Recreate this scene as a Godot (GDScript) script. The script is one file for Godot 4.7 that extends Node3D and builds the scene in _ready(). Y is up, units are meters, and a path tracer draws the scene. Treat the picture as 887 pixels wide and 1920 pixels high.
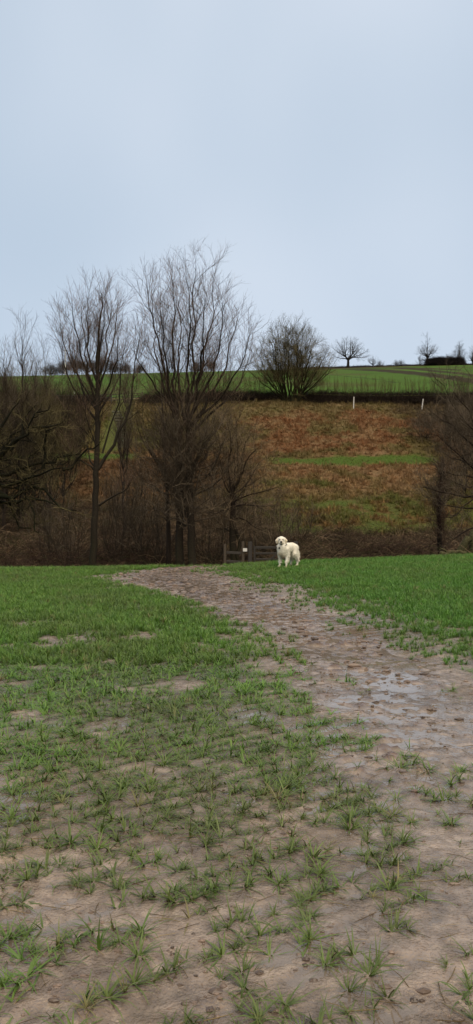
extends Node3D

# ------------------------------------------------------------------ helpers
var rng := RandomNumberGenerator.new()
var used := {}
var nz_big := FastNoiseLite.new()
var nz_mid := FastNoiseLite.new()
var nz_fine := FastNoiseLite.new()
var nz_cell := FastNoiseLite.new()
var nz_edge := FastNoiseLite.new()
var mats := {}

func numbered(n: String) -> String:
	if not used.has(n):
		used[n] = 0
		return n
	used[n] += 1
	return "%s_%03d" % [n, used[n]]

func tag(o: Node, label: String, category: String, group := "") -> void:
	o.set_meta("label", label)
	o.set_meta("category", category)
	if group != "":
		o.set_meta("group", group)

func thing(called: String, label: String, category: String, at := Vector3.ZERO, turn := 0.0, group := "") -> Node3D:
	var o := Node3D.new()
	o.name = numbered(called)
	add_child(o)
	o.position = at
	o.rotation.y = turn
	tag(o, label, category, group)
	return o

func part(called: String, mesh: Mesh, mat: Material, parent: Node3D, at := Vector3.ZERO) -> MeshInstance3D:
	var m := MeshInstance3D.new()
	m.name = called
	m.mesh = mesh
	m.material_override = mat
	m.position = at
	parent.add_child(m, true)
	return m

func structure(called: String, mesh: Mesh, mat: Material) -> MeshInstance3D:
	var m := MeshInstance3D.new()
	m.name = numbered(called)
	m.mesh = mesh
	m.material_override = mat
	add_child(m)
	m.set_meta("kind", "structure")
	return m

func copies(called: String, mesh: Mesh, mat: Material, parent: Node3D, where: Array, tints: Array = []) -> MultiMeshInstance3D:
	var mm := MultiMesh.new()
	mm.transform_format = MultiMesh.TRANSFORM_3D
	mm.use_colors = not tints.is_empty()
	mm.mesh = mesh
	mm.instance_count = where.size()
	for i in where.size():
		mm.set_instance_transform(i, where[i])
		if not tints.is_empty():
			mm.set_instance_color(i, tints[i])
	var o := MultiMeshInstance3D.new()
	o.name = called
	o.multimesh = mm
	o.material_override = mat
	parent.add_child(o, true)
	o.set_meta("kind", "stuff")
	return o

func stuff_root(called: String, label: String, category: String) -> Node3D:
	var o := thing(called, label, category)
	o.set_meta("kind", "stuff")
	return o

func sm(a: float, b: float, x: float) -> float:
	return smoothstep(a, b, x)

func dup(root: Node3D, at: Vector3, turn: float, size: float, label: String) -> Node3D:
	var r: Node3D = root.duplicate()
	r.name = numbered(String(root.name).rstrip("0123456789").trim_suffix("_"))
	add_child(r)
	r.position = at
	r.rotation.y = turn
	r.scale = Vector3.ONE * size
	r.set_meta("label", label)
	return r

class Buf:
	var v := PackedVector3Array()
	var n := PackedVector3Array()
	var c := PackedColorArray()
	var i := PackedInt32Array()
	var tint := Color(1, 1, 1)
	var colored := false

	func tube(pts: PackedVector3Array, rad: PackedFloat32Array, sides: int, cap := false) -> void:
		var base := v.size()
		var count := pts.size()
		var t := (pts[1] - pts[0]).normalized()
		var u := t.cross(Vector3(0.31, 0.17, 0.93)).normalized()
		for k in count:
			if k < count - 1 and k > 0:
				t = (pts[k + 1] - pts[k - 1]).normalized()
			elif k == count - 1:
				t = (pts[k] - pts[k - 1]).normalized()
			u = (u - t * u.dot(t)).normalized()
			var w := t.cross(u)
			for s in sides:
				var a := TAU * s / sides
				var d := u * cos(a) + w * sin(a)
				v.append(pts[k] + d * rad[k])
				n.append(d)
				if colored:
					c.append(tint)
		for k in count - 1:
			for s in sides:
				var a := base + k * sides + s
				var b := base + k * sides + (s + 1) % sides
				i.append_array([a, a + sides, b, b, a + sides, b + sides])
		if cap:
			for e in [0, count - 1]:
				var mid := v.size()
				v.append(pts[e])
				var nn: Vector3 = (pts[1] - pts[0]).normalized() * -1.0 if e == 0 else (pts[count - 1] - pts[count - 2]).normalized()
				n.append(nn)
				if colored:
					c.append(tint)
				for s in sides:
					var a: int = base + e * sides + s
					var b: int = base + e * sides + (s + 1) % sides
					if e == 0:
						i.append_array([mid, a, b])
					else:
						i.append_array([mid, b, a])

	func tri(a: Vector3, b: Vector3, d: Vector3) -> void:
		var k := v.size()
		var nn := (d - a).cross(b - a).normalized()
		v.append_array([a, b, d])
		n.append_array([nn, nn, nn])
		if colored:
			c.append_array([tint, tint, tint])
		i.append_array([k, k + 1, k + 2])

	func quad(a: Vector3, b: Vector3, d: Vector3, e: Vector3) -> void:
		tri(a, b, d)
		tri(a, d, e)

	# a box with chamfered edges along its length, between two points
	func beam(p: Vector3, q: Vector3, width: float, height: float, up := Vector3.UP) -> void:
		var t := (q - p).normalized()
		var s := t.cross(up).normalized()
		var w := s.cross(t)
		var ch := minf(width, height) * 0.14
		var ring: Array[Vector2] = []
		var hx := width / 2
		var hy := height / 2
		for e in [[hx, -hy + ch], [hx, hy - ch], [hx - ch, hy], [-hx + ch, hy], [-hx, hy - ch], [-hx, -hy + ch], [-hx + ch, -hy], [hx - ch, -hy]]:
			ring.append(Vector2(e[0], e[1]))
		for k in 8:
			var a := s * ring[k].x + w * ring[k].y
			var b := s * ring[(k + 1) % 8].x + w * ring[(k + 1) % 8].y
			quad(p + a, p + b, q + b, q + a)
			tri(q, q + a, q + b)
			tri(p, p + b, p + a)

	func mesh() -> ArrayMesh:
		var m := ArrayMesh.new()
		var a := []
		a.resize(Mesh.ARRAY_MAX)
		a[Mesh.ARRAY_VERTEX] = v
		if n.size() == v.size():
			a[Mesh.ARRAY_NORMAL] = n
		if colored:
			a[Mesh.ARRAY_COLOR] = c
		a[Mesh.ARRAY_INDEX] = i
		m.add_surface_from_arrays(Mesh.PRIMITIVE_TRIANGLES, a)
		return m

# ------------------------------------------------------------------ land
const HILL := [[29.5, -1.5], [33.0, -1.5], [36.0, -1.0], [38.0, -0.6], [48.0, 0.94], [56.0, 2.76], [66.0, 5.85], [69.6, 6.65], [79.0, 10.2], [88.0, 13.4], [92.0, 14.8], [96.0, 15.8], [105.0, 17.9]]
const PATH := [[1.0, 0.4, 3.2], [3.0, 0.55, 2.6], [4.0, 0.62, 2.4], [5.1, 0.69, 2.2], [5.9, 0.72, 2.08], [6.7, 0.85, 1.95], [8.0, 0.75, 1.8], [9.3, 0.45, 1.65], [11.2, 0.1, 1.35], [12.5, -0.35, 1.0], [14.0, -1.05, 0.6], [15.0, -1.55, 0.3], [17.3, -2.8, -0.28], [18.7, -3.1, -0.8], [20.0, -2.6, -1.2], [21.5, -1.7, -0.7], [24.0, -0.6, 0.2], [27.0, 0.3, 1.0], [31.0, 0.8, 1.6]]

func field_macro(x: float, d: float) -> float:
	var s := sm(4.0, 20.0, d)
	var y := s * (0.1 + 0.014 * clampf(x, -14.0, 14.0))
	var crest := 22.3 + clampf(x, -2.0, 9.0) * 0.36 + nz_big.get_noise_2d(x * 3.0, 40.0) * 0.5
	return lerpf(y, -1.5, sm(crest - 0.6, 30.5, d))

func land(x: float, d: float) -> float:
	if d < 29.5:
		return field_macro(x, d)
	var y := -1.5
	if d < 105.0:
		for k in HILL.size() - 1:
			if d <= HILL[k + 1][0]:
				y = lerpf(HILL[k][1], HILL[k + 1][1], (d - HILL[k][0]) / (HILL[k + 1][0] - HILL[k][0]))
				break
		y += nz_big.get_noise_2d(x * 1.3, d * 1.3) * 0.5 * sm(34.0, 44.0, d) * sm(104.0, 96.0, d)
	else:
		var e := d - 105.0
		y = 17.9 + 0.2199 * e - 0.00012 * e * e
	y += 0.028 * clampf(x, -90.0, 70.0) * clampf((d - 95.0) / 165.0, 0.0, 1.3)
	return y

# the point of the land under a direction from the eye (photo pixels), found by marching over the land
func on_land(px: float, py: float, from := 26.0) -> Vector3:
	var d := from
	while d < 400.0:
		var x := (px - 443.5) / 1450.0 * d
		if land(x, d) >= 1.6 - (py - 960.0) / 1450.0 * d:
			return Vector3(x, land(x, d), -d)
		d += 0.1 if d < 110.0 else 0.4
	return Vector3((px - 443.5) / 1450.0 * 262.0, land((px - 443.5) / 1450.0 * 262.0, 262.0), -262.0)

func at(px: float, py: float, d: float) -> Vector3:
	return Vector3((px - 443.5) / 1450.0 * d, 1.6 - (py - 960.0) / 1450.0 * d, -d)

func path_edges(d: float) -> Vector2:
	if d <= PATH[0][0]:
		return Vector2(PATH[0][1], PATH[0][2])
	for k in PATH.size() - 1:
		if d <= PATH[k + 1][0]:
			var t: float = (d - PATH[k][0]) / (PATH[k + 1][0] - PATH[k][0])
			return Vector2(lerpf(PATH[k][1], PATH[k + 1][1], t), lerpf(PATH[k][2], PATH[k + 1][2], t))
	return Vector2(0.8, 1.6)

func path_mask(x: float, d: float) -> float:
	if d > 30.0:
		return 0.0
	var e := path_edges(d)
	var wob := nz_edge.get_noise_2d(x, d) * 0.75
	var soft := 0.4
	return sm(e.x - soft, e.x + soft, x + wob) * (1.0 - sm(e.y - soft, e.y + soft, x + wob))

func grass_density(x: float, d: float) -> float:
	var p := path_mask(x, d)
	var right := x > 1.3 or (d > 16.0 and x > -0.6)
	var n := nz_mid.get_noise_2d(x * 1.2 + 31.0, d * 1.2)
	var n2 := nz_mid.get_noise_2d(x * 3.1 - 17.0, d * 3.1)
	var base := 0.0
	var e := path_edges(d)
	if right:
		base = lerpf(0.5, 1.0, sm(6.5, 9.5, d + n * 1.0)) + n2 * 0.15
		base *= lerpf(0.2, 1.0, sm(-0.4, 1.9, x - e.y + n * 0.8 + n2 * 0.4))
	else:
		base = lerpf(0.98, 1.05, sm(7.0, 12.0, d))
		base -= 0.55 * sm(0.22, 0.5, n + 0.25 * n2) * sm(15.0, 10.0, d)
		# the trodden fringe left of the path
		base *= lerpf(0.4, 1.0, sm(-0.5, 1.2, e.x - x + n * 0.8 + n2 * 0.5)) if d > 5.5 else 1.0
	var near := lerpf(0.56, 0.76, sm(2.4, 4.4, d))
	near += 0.25 * n2
	near *= lerpf(1.0, 0.88, sm(0.4, 1.2, x))
	base = lerpf(near, base, sm(4.0, 5.2, d + n * 0.7 - x * 0.25))
	base *= 1.0 - sm(0.2, 1.0, p) * lerpf(0.3, 0.93, sm(4.4, 6.2, d))
	return clampf(base, 0.0, 1.0)

# height of the mud above the smooth lie of the field
func relief(x: float, d: float) -> float:
	var p := path_mask(x, d)
	var churn := maxf(p * sm(3.5, 5.5, d), 0.12)
	var wx := x + nz_fine.get_noise_2d(x * 2.0, d * 2.0) * 0.05
	var wd := d + nz_fine.get_noise_2d(x * 2.0 + 50.0, d * 2.0) * 0.05
	var cell := nz_cell.get_noise_2d(wx * 1.5, wd * 1.9)        # about -1 in the middle of a print .. 0 at its rim
	var rim := clampf(1.0 + cell, 0.0, 1.0)
	var cell2 := nz_cell.get_noise_2d(wx * 2.7 + 40.0, wd * 3.1)
	var rim2 := clampf(1.0 + cell2, 0.0, 1.0)
	var rough := clampf(0.55 + 1.3 * nz_mid.get_noise_2d(x * 0.9 + 7.0, d * 0.9), 0.1, 1.3)
	var h := churn * rough * (0.066 * pow(rim, 2.4) + 0.04 * rim2 * rim2 - 0.02)
	h += churn * 0.016 * nz_fine.get_noise_2d(x * 1.6, d * 1.6)
	# drill rows
	var row := (-x * 0.57 + d * 0.82) / 0.16
	h += (1.0 - p) * 0.005 * sin(TAU * row + 1.2 * nz_mid.get_noise_2d(x * 2.0, d * 2.0))
	h += 0.009 * (1.0 - 0.7 * p) * nz_mid.get_noise_2d(x * 1.6, d * 1.6)
	h += 0.0026 * nz_fine.get_noise_2d(x * 4.0, d * 4.0) + (0.003 + churn * 0.006) * nz_fine.get_noise_2d(x * 9.0, d * 9.0)
	# scattered crumbs and old prints in the slurry
	var lump := nz_cell.get_noise_2d(x * 0.55 + 90.0, d * 0.55)
	h += 0.011 * pow(clampf(1.0 + lump, 0.0, 1.0), 3.0) * sm(-0.1, 0.35, nz_mid.get_noise_2d(x * 2.2 + 70.0, d * 2.2))
	return h

func water_level(x: float, d: float) -> float:
	var p := path_mask(x, d)
	var n := nz_mid.get_noise_2d(x * 0.9 + 11.0, d * 0.9 - 5.0)
	return -0.006 + 0.008 * n * (1.0 - 0.65 * p) + p * 0.0085 * sm(4.5, 6.5, d) - 0.03 * (1.0 - p) * sm(12.0, 16.0, d)

func mud_color(x: float, d: float, h: float) -> Color:
	var p := path_mask(x, d)
	var c := Color(0.355, 0.285, 0.232)
	c = c.lerp(Color(0.47, 0.395, 0.345), 0.6 * path_mask(x, d) * sm(4.2, 6.0, d))
	var n0 := nz_fine.get_noise_2d(x * 5.0, d * 5.0)
	c = c.lerp(Color(0.135, 0.08, 0.054), clampf(h * 40.0, 0.0, 1.0) * lerpf(0.55, 1.0, p))
	c = c.lerp(Color(0.5, 0.44, 0.395), clampf(-h * 50.0, 0.0, 1.0) * 0.6)
	c = c * lerpf(0.72, 1.0, sm(0.0, 0.009, absf(h - water_level(x, d)) + 0.003 * n0))
	c = c.lerp(Color(0.19, 0.135, 0.07), 0.5 * sm(0.1, 0.5, nz_mid.get_noise_2d(x * 1.4 + 200.0, d * 1.4)))
	c = c * (1.0 + 0.55 * nz_mid.get_noise_2d(x * 0.8 + d * 0.5 + 400.0, d * 2.2))
	var g := grass_density(x, d)
	c = c.lerp(Color(0.085, 0.095, 0.04), sm(0.5, 1.0, g) * 0.75 * sm(3.5, 8.0, d))
	c = c * (1.0 + 0.35 * nz_fine.get_noise_2d(x * 3.0 + 9.0, d * 3.0))
	c.a = 1.0
	return c

func field_patch(buf: Buf, slick: PackedInt32Array, x0: float, x1: float, d0: float, d1: float, step: float) -> void:
	buf.colored = true
	var nx := int(round((x1 - x0) / step))
	var nd := int(round((d1 - d0) / step))
	var hs := PackedFloat32Array()
	hs.resize((nx + 1) * (nd + 1))
	var base := buf.v.size()
	for j in nd + 1:
		for k in nx + 1:
			var x := x0 + k * step
			var d := d0 + j * step
			var r := relief(x, d)
			var y := field_macro(x, d) + r
			hs[j * (nx + 1) + k] = y
			buf.v.append(Vector3(x, y, -d))
			buf.c.append(mud_color(x, d, r))
	for j in nd + 1:
		for k in nx + 1:
			var a := hs[j * (nx + 1) + maxi(k - 1, 0)]
			var b := hs[j * (nx + 1) + mini(k + 1, nx)]
			var e := hs[maxi(j - 1, 0) * (nx + 1) + k]
			var f := hs[mini(j + 1, nd) * (nx + 1) + k]
			buf.n.append(Vector3(a - b, 2.0 * step, f - e).normalized())
	for j in nd:
		for k in nx:
			var q := base + j * (nx + 1) + k
			var w := q + nx + 1
			if path_mask(x0 + k * step, d0 + j * step) + 0.25 * nz_fine.get_noise_2d((x0 + k * step) * 2.0, (d0 + j * step) * 2.0) > 0.45:
				slick.append_array([q, w, q + 1, q + 1, w, w + 1])
			else:
				buf.i.append_array([q, w, q + 1, q + 1, w, w + 1])

func hill_color(x: float, d: float) -> Color:
	var rust := Color(0.235, 0.122, 0.06)
	var straw := Color(0.33, 0.23, 0.125)
	var olive := Color(0.15, 0.13, 0.05)
	var green := Color(0.085, 0.16, 0.026)
	var dark := Color(0.06, 0.042, 0.03)
	var n := nz_big.get_noise_2d(x * 5.0, d * 5.0)
	var m := nz_big.get_noise_2d(x * 14.0 + 40.0, d * 14.0)
	var c := olive
	if d >= 71.0:
		c = rust.lerp(straw, 0.75 * sm(-0.1, 0.4, m))
		c = c.lerp(olive, 0.85 * sm(0.05, 0.3, n + 0.3 * m))
		if x < 3.0:
			c = c.lerp(olive.lerp(green, 0.3 + 0.3 * m), 0.65 * sm(3.0, -3.0, x + 6.0 * n))
		c = c.lerp(olive.lerp(straw, 0.35 + 0.5 * m), sm(81.0, 86.0, d + 8.0 * n + 3.0 * m))
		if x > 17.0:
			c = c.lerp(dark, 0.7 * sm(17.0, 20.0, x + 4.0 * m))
	elif d >= 55.0:
		c = rust.lerp(straw, 0.5 + 0.5 * m)
		c = c.lerp(olive, 0.75 * sm(0.0, 0.4, n))
		c = c.lerp(olive.lerp(green, 0.25), sm(60.0, 53.0, d + 11.0 * n + 4.0 * m))
	else:
		c = olive.lerp(green, 0.35 + 0.5 * n).lerp(rust, sm(0.05, 0.4, m) * 0.7)
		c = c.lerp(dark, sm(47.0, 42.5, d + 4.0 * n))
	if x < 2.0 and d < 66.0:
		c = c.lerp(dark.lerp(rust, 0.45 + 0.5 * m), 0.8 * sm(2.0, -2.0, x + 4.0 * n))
	var band := sm(65.6, 66.4, d + m * 0.9) * (1.0 - sm(69.2, 70.0, d + m * 0.9))
	var here := sm(2.0, 4.0, x) * (1.0 - sm(16.5, 18.5, x)) + sm(-8.0, -9.5, x)
	c = c.lerp(green, band * here * 0.9)
	# the mown strip that runs up beside the steps
	var lane := 1.0 - sm(0.7, 1.7, absf(x + 12.4 + (d - 80.0) * 0.09))
	c = c.lerp(olive.lerp(green, 0.5), lane * sm(69.0, 71.0, d) * 0.8)
	c.a = 1.0
	return c

var strips: Array = []

func upper_color(x: float, d: float) -> Color:
	var green := Color(0.1, 0.188, 0.032)
	var c := green * (1.0 + 0.22 * nz_big.get_noise_2d(x * 2.0, d * 2.0))
	c = c.lerp(Color(0.12, 0.12, 0.045), 0.6 * sm(0.05, 0.4, nz_big.get_noise_2d(x * 1.1 + 5.0, d * 0.8)))
	for s in strips:
		if Geometry2D.is_point_in_polygon(Vector2(x, d), s[0]):
			c = c.lerp(s[1], 0.9)
	c = c.lerp(Color(0.15, 0.1, 0.05), 0.7 * sm(236.0, 250.0, d + 8.0 * nz_big.get_noise_2d(x * 3.0, d)) * sm(10.0, 30.0, x))
	c.a = 1.0
	return c

func grid(x0: float, x1: float, nx: int, ds: PackedFloat32Array, col: Callable, lift := 0.0) -> ArrayMesh:
	var b := Buf.new()
	b.colored = true
	for d in ds:
		for k in nx + 1:
			var x := lerpf(x0, x1, float(k) / nx)
			b.v.append(Vector3(x, land(x, d) + lift, -d))
			b.c.append(col.call(x, d))
			var e := 0.4
			b.n.append(Vector3(land(x - e, d) - land(x + e, d), 2.0 * e, land(x, d + e) - land(x, d - e)).normalized())
	for j in ds.size() - 1:
		for k in nx:
			var q := j * (nx + 1) + k
			var w := q + nx + 1
			b.i.append_array([q, w, q + 1, q + 1, w, w + 1])
	return b.mesh()

func span(a: float, b: float, s: float) -> PackedFloat32Array:
	var out := PackedFloat32Array()
	var n := int(ceil((b - a) / s))
	for k in n + 1:
		out.append(lerpf(a, b, float(k) / n))
	return out

# ------------------------------------------------------------------ materials
func noise_tex(freq: float, lo: Color, hi: Color, oct := 4, as_normal := false, bump := 4.0) -> NoiseTexture2D:
	var f := FastNoiseLite.new()
	f.noise_type = FastNoiseLite.TYPE_SIMPLEX_SMOOTH
	f.seed = int(freq * 1000.0)
	f.frequency = freq
	f.fractal_octaves = oct
	var t := NoiseTexture2D.new()
	t.width = 512
	t.height = 512
	t.seamless = true
	t.noise = f
	if as_normal:
		t.as_normal_map = true
		t.bump_strength = bump
	else:
		var g := Gradient.new()
		g.set_color(0, lo)
		g.set_color(1, hi)
		t.color_ramp = g
	return t

func plain(c: Color, rough: float, vertex := false) -> StandardMaterial3D:
	var m := StandardMaterial3D.new()
	m.albedo_color = c.linear_to_srgb()
	m.roughness = rough
	m.vertex_color_use_as_albedo = vertex
	m.metallic_specular = 0.5 if rough < 0.65 else 0.15
	m.cull_mode = BaseMaterial3D.CULL_DISABLED
	return m

func tri(m: StandardMaterial3D, scale: float) -> StandardMaterial3D:
	m.uv1_triplanar = true
	m.uv1_world_triplanar = true
	m.uv1_scale = Vector3.ONE * scale
	return m

func make_materials() -> void:
	var mud := tri(plain(Color(1, 1, 1), 0.36, true), 1.3)
	mud.albedo_texture = noise_tex(0.02, Color(0.74, 0.72, 0.7), Color(1, 1, 1), 5)
	mud.roughness_texture = noise_tex(0.011, Color(0.25, 0.25, 0.25), Color(0.95, 0.95, 0.95), 4)
	mud.roughness = 0.33
	mud.normal_enabled = true
	mud.normal_texture = noise_tex(0.07, Color.BLACK, Color.WHITE, 5, true, 7.0)
	mud.normal_scale = 0.8
	mats.mud = mud
	var slick: StandardMaterial3D = mud.duplicate()
	slick.roughness = 0.24
	slick.normal_scale = 0.55
	slick.metallic_specular = 0.58
	mats.slick = slick
	var water := StandardMaterial3D.new()
	water.transparency = BaseMaterial3D.TRANSPARENCY_ALPHA
	water.albedo_color = Color(0.56, 0.5, 0.44, 0.42)
	water.roughness = 0.04
	mats.water = water
	var soil := tri(plain(Color(1, 1, 1), 0.95, true), 0.35)
	soil.albedo_texture = noise_tex(0.03, Color(0.6, 0.6, 0.6), Color(1, 1, 1), 5)
	mats.soil = soil
	var bark := tri(plain(Color(1, 1, 1), 0.85, true), 1.6)
	bark.albedo_texture = noise_tex(0.03, Color(0.55, 0.52, 0.5), Color(1, 1, 1), 5)
	bark.normal_enabled = true
	bark.normal_texture = noise_tex(0.06, Color.BLACK, Color.WHITE, 4, true, 8.0)
	mats.bark = bark
	mats.twig = plain(Color(0.112, 0.088, 0.063), 0.8)
	mats.twig_red = plain(Color(0.125, 0.083, 0.061), 0.8)
	mats.twig_olive = plain(Color(0.11, 0.092, 0.046), 0.8)
	mats.twig_pale = plain(Color(0.17, 0.125, 0.08), 0.8)
	mats.twig_haze = plain(Color(0.1, 0.097, 0.095), 0.8)  # haze of distance painted into the twigs of far trees
	mats.bramble = plain(Color(0.075, 0.048, 0.036), 0.85)
	mats.shadestem = plain(Color(0.03, 0.024, 0.02), 0.9)  # near black stems standing in for the shade behind the gate
	mats.thicket = plain(Color(0.055, 0.045, 0.03), 0.85)
	for m in [mats.twig, mats.twig_red, mats.twig_olive, mats.twig_pale, mats.twig_haze, mats.bramble, mats.thicket]:
		m.vertex_color_use_as_albedo = true
	var blade := plain(Color(1, 1, 1), 0.5, true)
	blade.backlight_enabled = true
	blade.backlight = Color(0.5, 0.5, 0.5)
	mats.blade = blade
	var dry := plain(Color(1, 1, 1), 0.9, true)
	mats.dry = dry
	mats.crumb = plain(Color(1, 1, 1), 0.34, true)
	var wood := tri(plain(Color(0.16, 0.13, 0.1), 0.7), 3.0)
	wood.albedo_texture = noise_tex(0.04, Color(0.55, 0.55, 0.55), Color(1, 1, 1), 5)
	wood.uv1_scale = Vector3(6, 1.2, 6)
	mats.wood = wood
	mats.darkwood = plain(Color(0.045, 0.038, 0.032), 0.45)
	mats.white = plain(Color(0.72, 0.7, 0.66), 0.6)
	mats.fur = plain(Color(1, 1, 1), 0.9, true)
	mats.nose = plain(Color(0.012, 0.011, 0.011), 0.3)
	mats.lichen = tri(plain(Color(1, 1, 1), 0.9), 1.4)
	mats.lichen.albedo_texture = noise_tex(0.035, Color(0.2, 0.17, 0.13), Color(0.62, 0.62, 0.5), 5)
	mats.lichen.albedo_texture.color_ramp.add_point(0.55, Color(0.3, 0.29, 0.2))
	mats.stone = tri(plain(Color(0.34, 0.32, 0.28), 0.8), 2.0)
	mats.stone.albedo_texture = noise_tex(0.025, Color(0.45, 0.5, 0.38), Color(1, 1, 1), 5)

# ------------------------------------------------------------------ grass
func blade_tuft(blades: int, len0: float, len1: float, width: float, lean: float, segs: int) -> ArrayMesh:
	var b := Buf.new()
	for k in blades:
		var az := rng.randf() * TAU
		var dir := Vector3(cos(az), 0, sin(az))
		var side := Vector3(-dir.z, 0, dir.x).rotated(Vector3.UP, rng.randf_range(-0.5, 0.5))
		var length := rng.randf_range(len0, len1)
		var p := Vector3(cos(az * 3.1), 0, sin(az * 3.1)) * rng.randf() * len0 * 0.18
		var tilt := rng.randf_range(0.2 * lean * lean * 0.5, lean)
		var bend := rng.randf_range(0.1, 1.1) * lean
		var prev_l := Vector3.ZERO
		var prev_r := Vector3.ZERO
		for s in segs + 1:
			var t := float(s) / segs
			var w := width * (1.0 - pow(t, 1.8)) * 0.5 * rng.randf_range(0.9, 1.1) + 0.0003
			var l := p - side * w
			var r := p + side * w
			if s > 0:
				var q := b.v.size()
				b.v.append_array([prev_l, l, r, prev_r])
				b.i.append_array([q, q + 1, q + 2, q, q + 2, q + 3])
			prev_l = l
			prev_r = r
			var a := tilt + bend * t * t * 1.4
			p += (dir * sin(a) + Vector3.UP * cos(a)) * length / segs
	return b.mesh()

func make_wheat() -> void:
	var meshes := []
	var where := []
	var tints := []
	for k in 6:
		meshes.append(blade_tuft(6 + k * 4, 0.045, 0.13, 0.0052, 1.6, 4))
		where.append([])
		tints.append([])
	for k in 3:                      # further off: broader tufts of more blades
		meshes.append(blade_tuft(24, 0.055, 0.115, 0.0055, 1.2, 3))
		where.append([])
		tints.append([])
	var ca := 0.819
	var sa := 0.574
	var r := -16.0
	while r < 40.0:
		var u := -30.0
		while u < 34.0:
			u += rng.randf_range(0.02, 0.05)
			var rr := r + rng.randfn(0.0, 0.017)
			# row direction (ca, sa) in (x, depth)
			var x := u * ca - rr * sa
			var d := u * sa + rr * ca
			if d < 1.3 or d > 27.0 or absf(x) > 0.4 * d + 1.5:
				continue
			var den := grass_density(x, d)
			if d > 22.0:
				den = maxf(den, 0.4)
			# seedlings come in bunches along the row
			var th := lerpf(0.58, -0.75, den)
			var bunch := sm(th, th + 0.3, nz_fine.get_noise_2d(x * 1.15 + 300.0, d * 1.15))
			if rng.randf() > bunch * lerpf(0.75, 1.0, den) * sm(0.02, 0.1, den) and rng.randf() > den * den * 0.25 * sm(0.02, 0.1, den):
				continue
			var far := d > 8.0
			if not far and den < 0.8 and rng.randf() < 0.35:
				rr += 0.02
			var k := (6 + rng.randi() % 3) if far else rng.randi() % 6
			if not far and den < 0.4 and rng.randf() < 0.4:
				k = rng.randi() % 3
			var s := rng.randf_range(0.6, 1.35) * lerpf(0.9, 1.1, den)
			if far:
				s *= lerpf(0.6, 1.0, den)
			if den < 0.2:
				s *= 0.8
			var y := field_macro(x, d) + relief(x, d) - 0.004
			var basis := Basis(Vector3.UP, rng.randf() * TAU).scaled(Vector3(s, s * (rng.randf_range(0.7, 1.1) if far else rng.randf_range(0.55, 1.0)), s))
			basis = Basis(Vector3(rng.randf_range(-1, 1), 0, rng.randf_range(-1, 1)).normalized(), rng.randf_range(0.0, 0.35)) * basis
			where[k].append(Transform3D(basis, Vector3(x, y, -d)))
			var c := Color(0.085, 0.205, 0.018).lerp(Color(0.13, 0.24, 0.032), rng.randf())
			var pn := nz_mid.get_noise_2d(x * 0.8 + 77.0, d * 0.8)
			c = c.lerp(Color(0.1, 0.128, 0.03), clampf(0.6 * sm(7.0, 3.5, d) + 0.3 * rng.randf() + pn * 0.6, 0.0, 0.9))
			if x > 1.0 and d > 7.0:
				c = c.lerp(Color(0.082, 0.218, 0.018), clampf(0.6 - pn * 0.9, 0.0, 0.9))
			if rng.randf() < 0.05 + 0.12 * sm(0.6, 0.2, den):
				c = c.lerp(Color(0.2, 0.17, 0.07), rng.randf())
			c = c * rng.randf_range(0.8, 1.2)
			c.a = 1.0
			tints[k].append(c)
		r += 0.13
	var root := stuff_root("wheat_grass", "short green winter wheat seedlings growing in rows from the wet mud", "grass")
	for k in meshes.size():
		copies("seedlings", meshes[k], mats.blade, root, where[k], tints[k])
	# dead blades, straws and crumbs lying on the mud
	var straws := []
	var scol := []
	var sb := Buf.new()
	sb.tube(PackedVector3Array([Vector3(-0.06, 0.003, 0), Vector3(0, 0.006, 0.004), Vector3(0.06, 0.003, -0.003)]), PackedFloat32Array([0.0012, 0.0016, 0.001]), 4)
	var clod := lump_mesh(0.5)
	var clods := []
	var ccol := []
	for k in 30000:
		var d := 1.6 + 20.4 * pow(rng.randf(), 1.4)
		var x := rng.randf_range(-1, 1) * (0.34 * d + 0.6)
		if d > 5.0 and k % 2 == 0:
			var e := path_edges(d)
			x = rng.randf_range(e.x - 0.3, e.y + 0.3)
		var p := path_mask(x, d)
		if k % 9 == 0 and d < 9.0:
			var y := field_macro(x, d) + relief(x, d)
			straws.append(Transform3D(Basis(Vector3.UP, rng.randf() * TAU).scaled(Vector3.ONE * rng.randf_range(0.4, 1.1)), Vector3(x, y + 0.002, -d)))
			scol.append(Color(0.34, 0.26, 0.13).lerp(Color(0.08, 0.055, 0.03), pow(rng.randf(), 0.5)))
		else:
			var cl := sm(0.0, 0.35, nz_fine.get_noise_2d(x * 0.8 + 500.0, d * 0.8))
			if rng.randf() > lerpf(0.08 + 0.5 * cl, 0.08 + 0.36 * cl, p):
				continue
			var y := field_macro(x, d) + relief(x, d)
			var s := rng.randf_range(0.002, 0.006) if rng.randf() < 0.8 else rng.randf_range(0.006, 0.0115)
			s *= 1.0 + p * sm(4.5, 9.0, d) * rng.randf_range(0.3, 2.4) + sm(9.0, 18.0, d) * 0.8
			clods.append(Transform3D(Basis(Vector3.UP, rng.randf() * TAU).scaled(Vector3(s * rng.randf_range(0.9, 2.6), s * rng.randf_range(0.5, 1.1), s * rng.randf_range(0.8, 1.4))), Vector3(x, y, -d)))
			ccol.append(Color(0.125, 0.088, 0.067) * rng.randf_range(0.55, 1.8))
	copies("straw", sb.mesh(), mats.dry, root, straws, scol)
	var croot := stuff_root("mud_crumbs", "brown crumbs of mud kicked up over the churned path", "mud")
	copies("crumbs", clod, mats.crumb, croot, clods, ccol)

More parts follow.
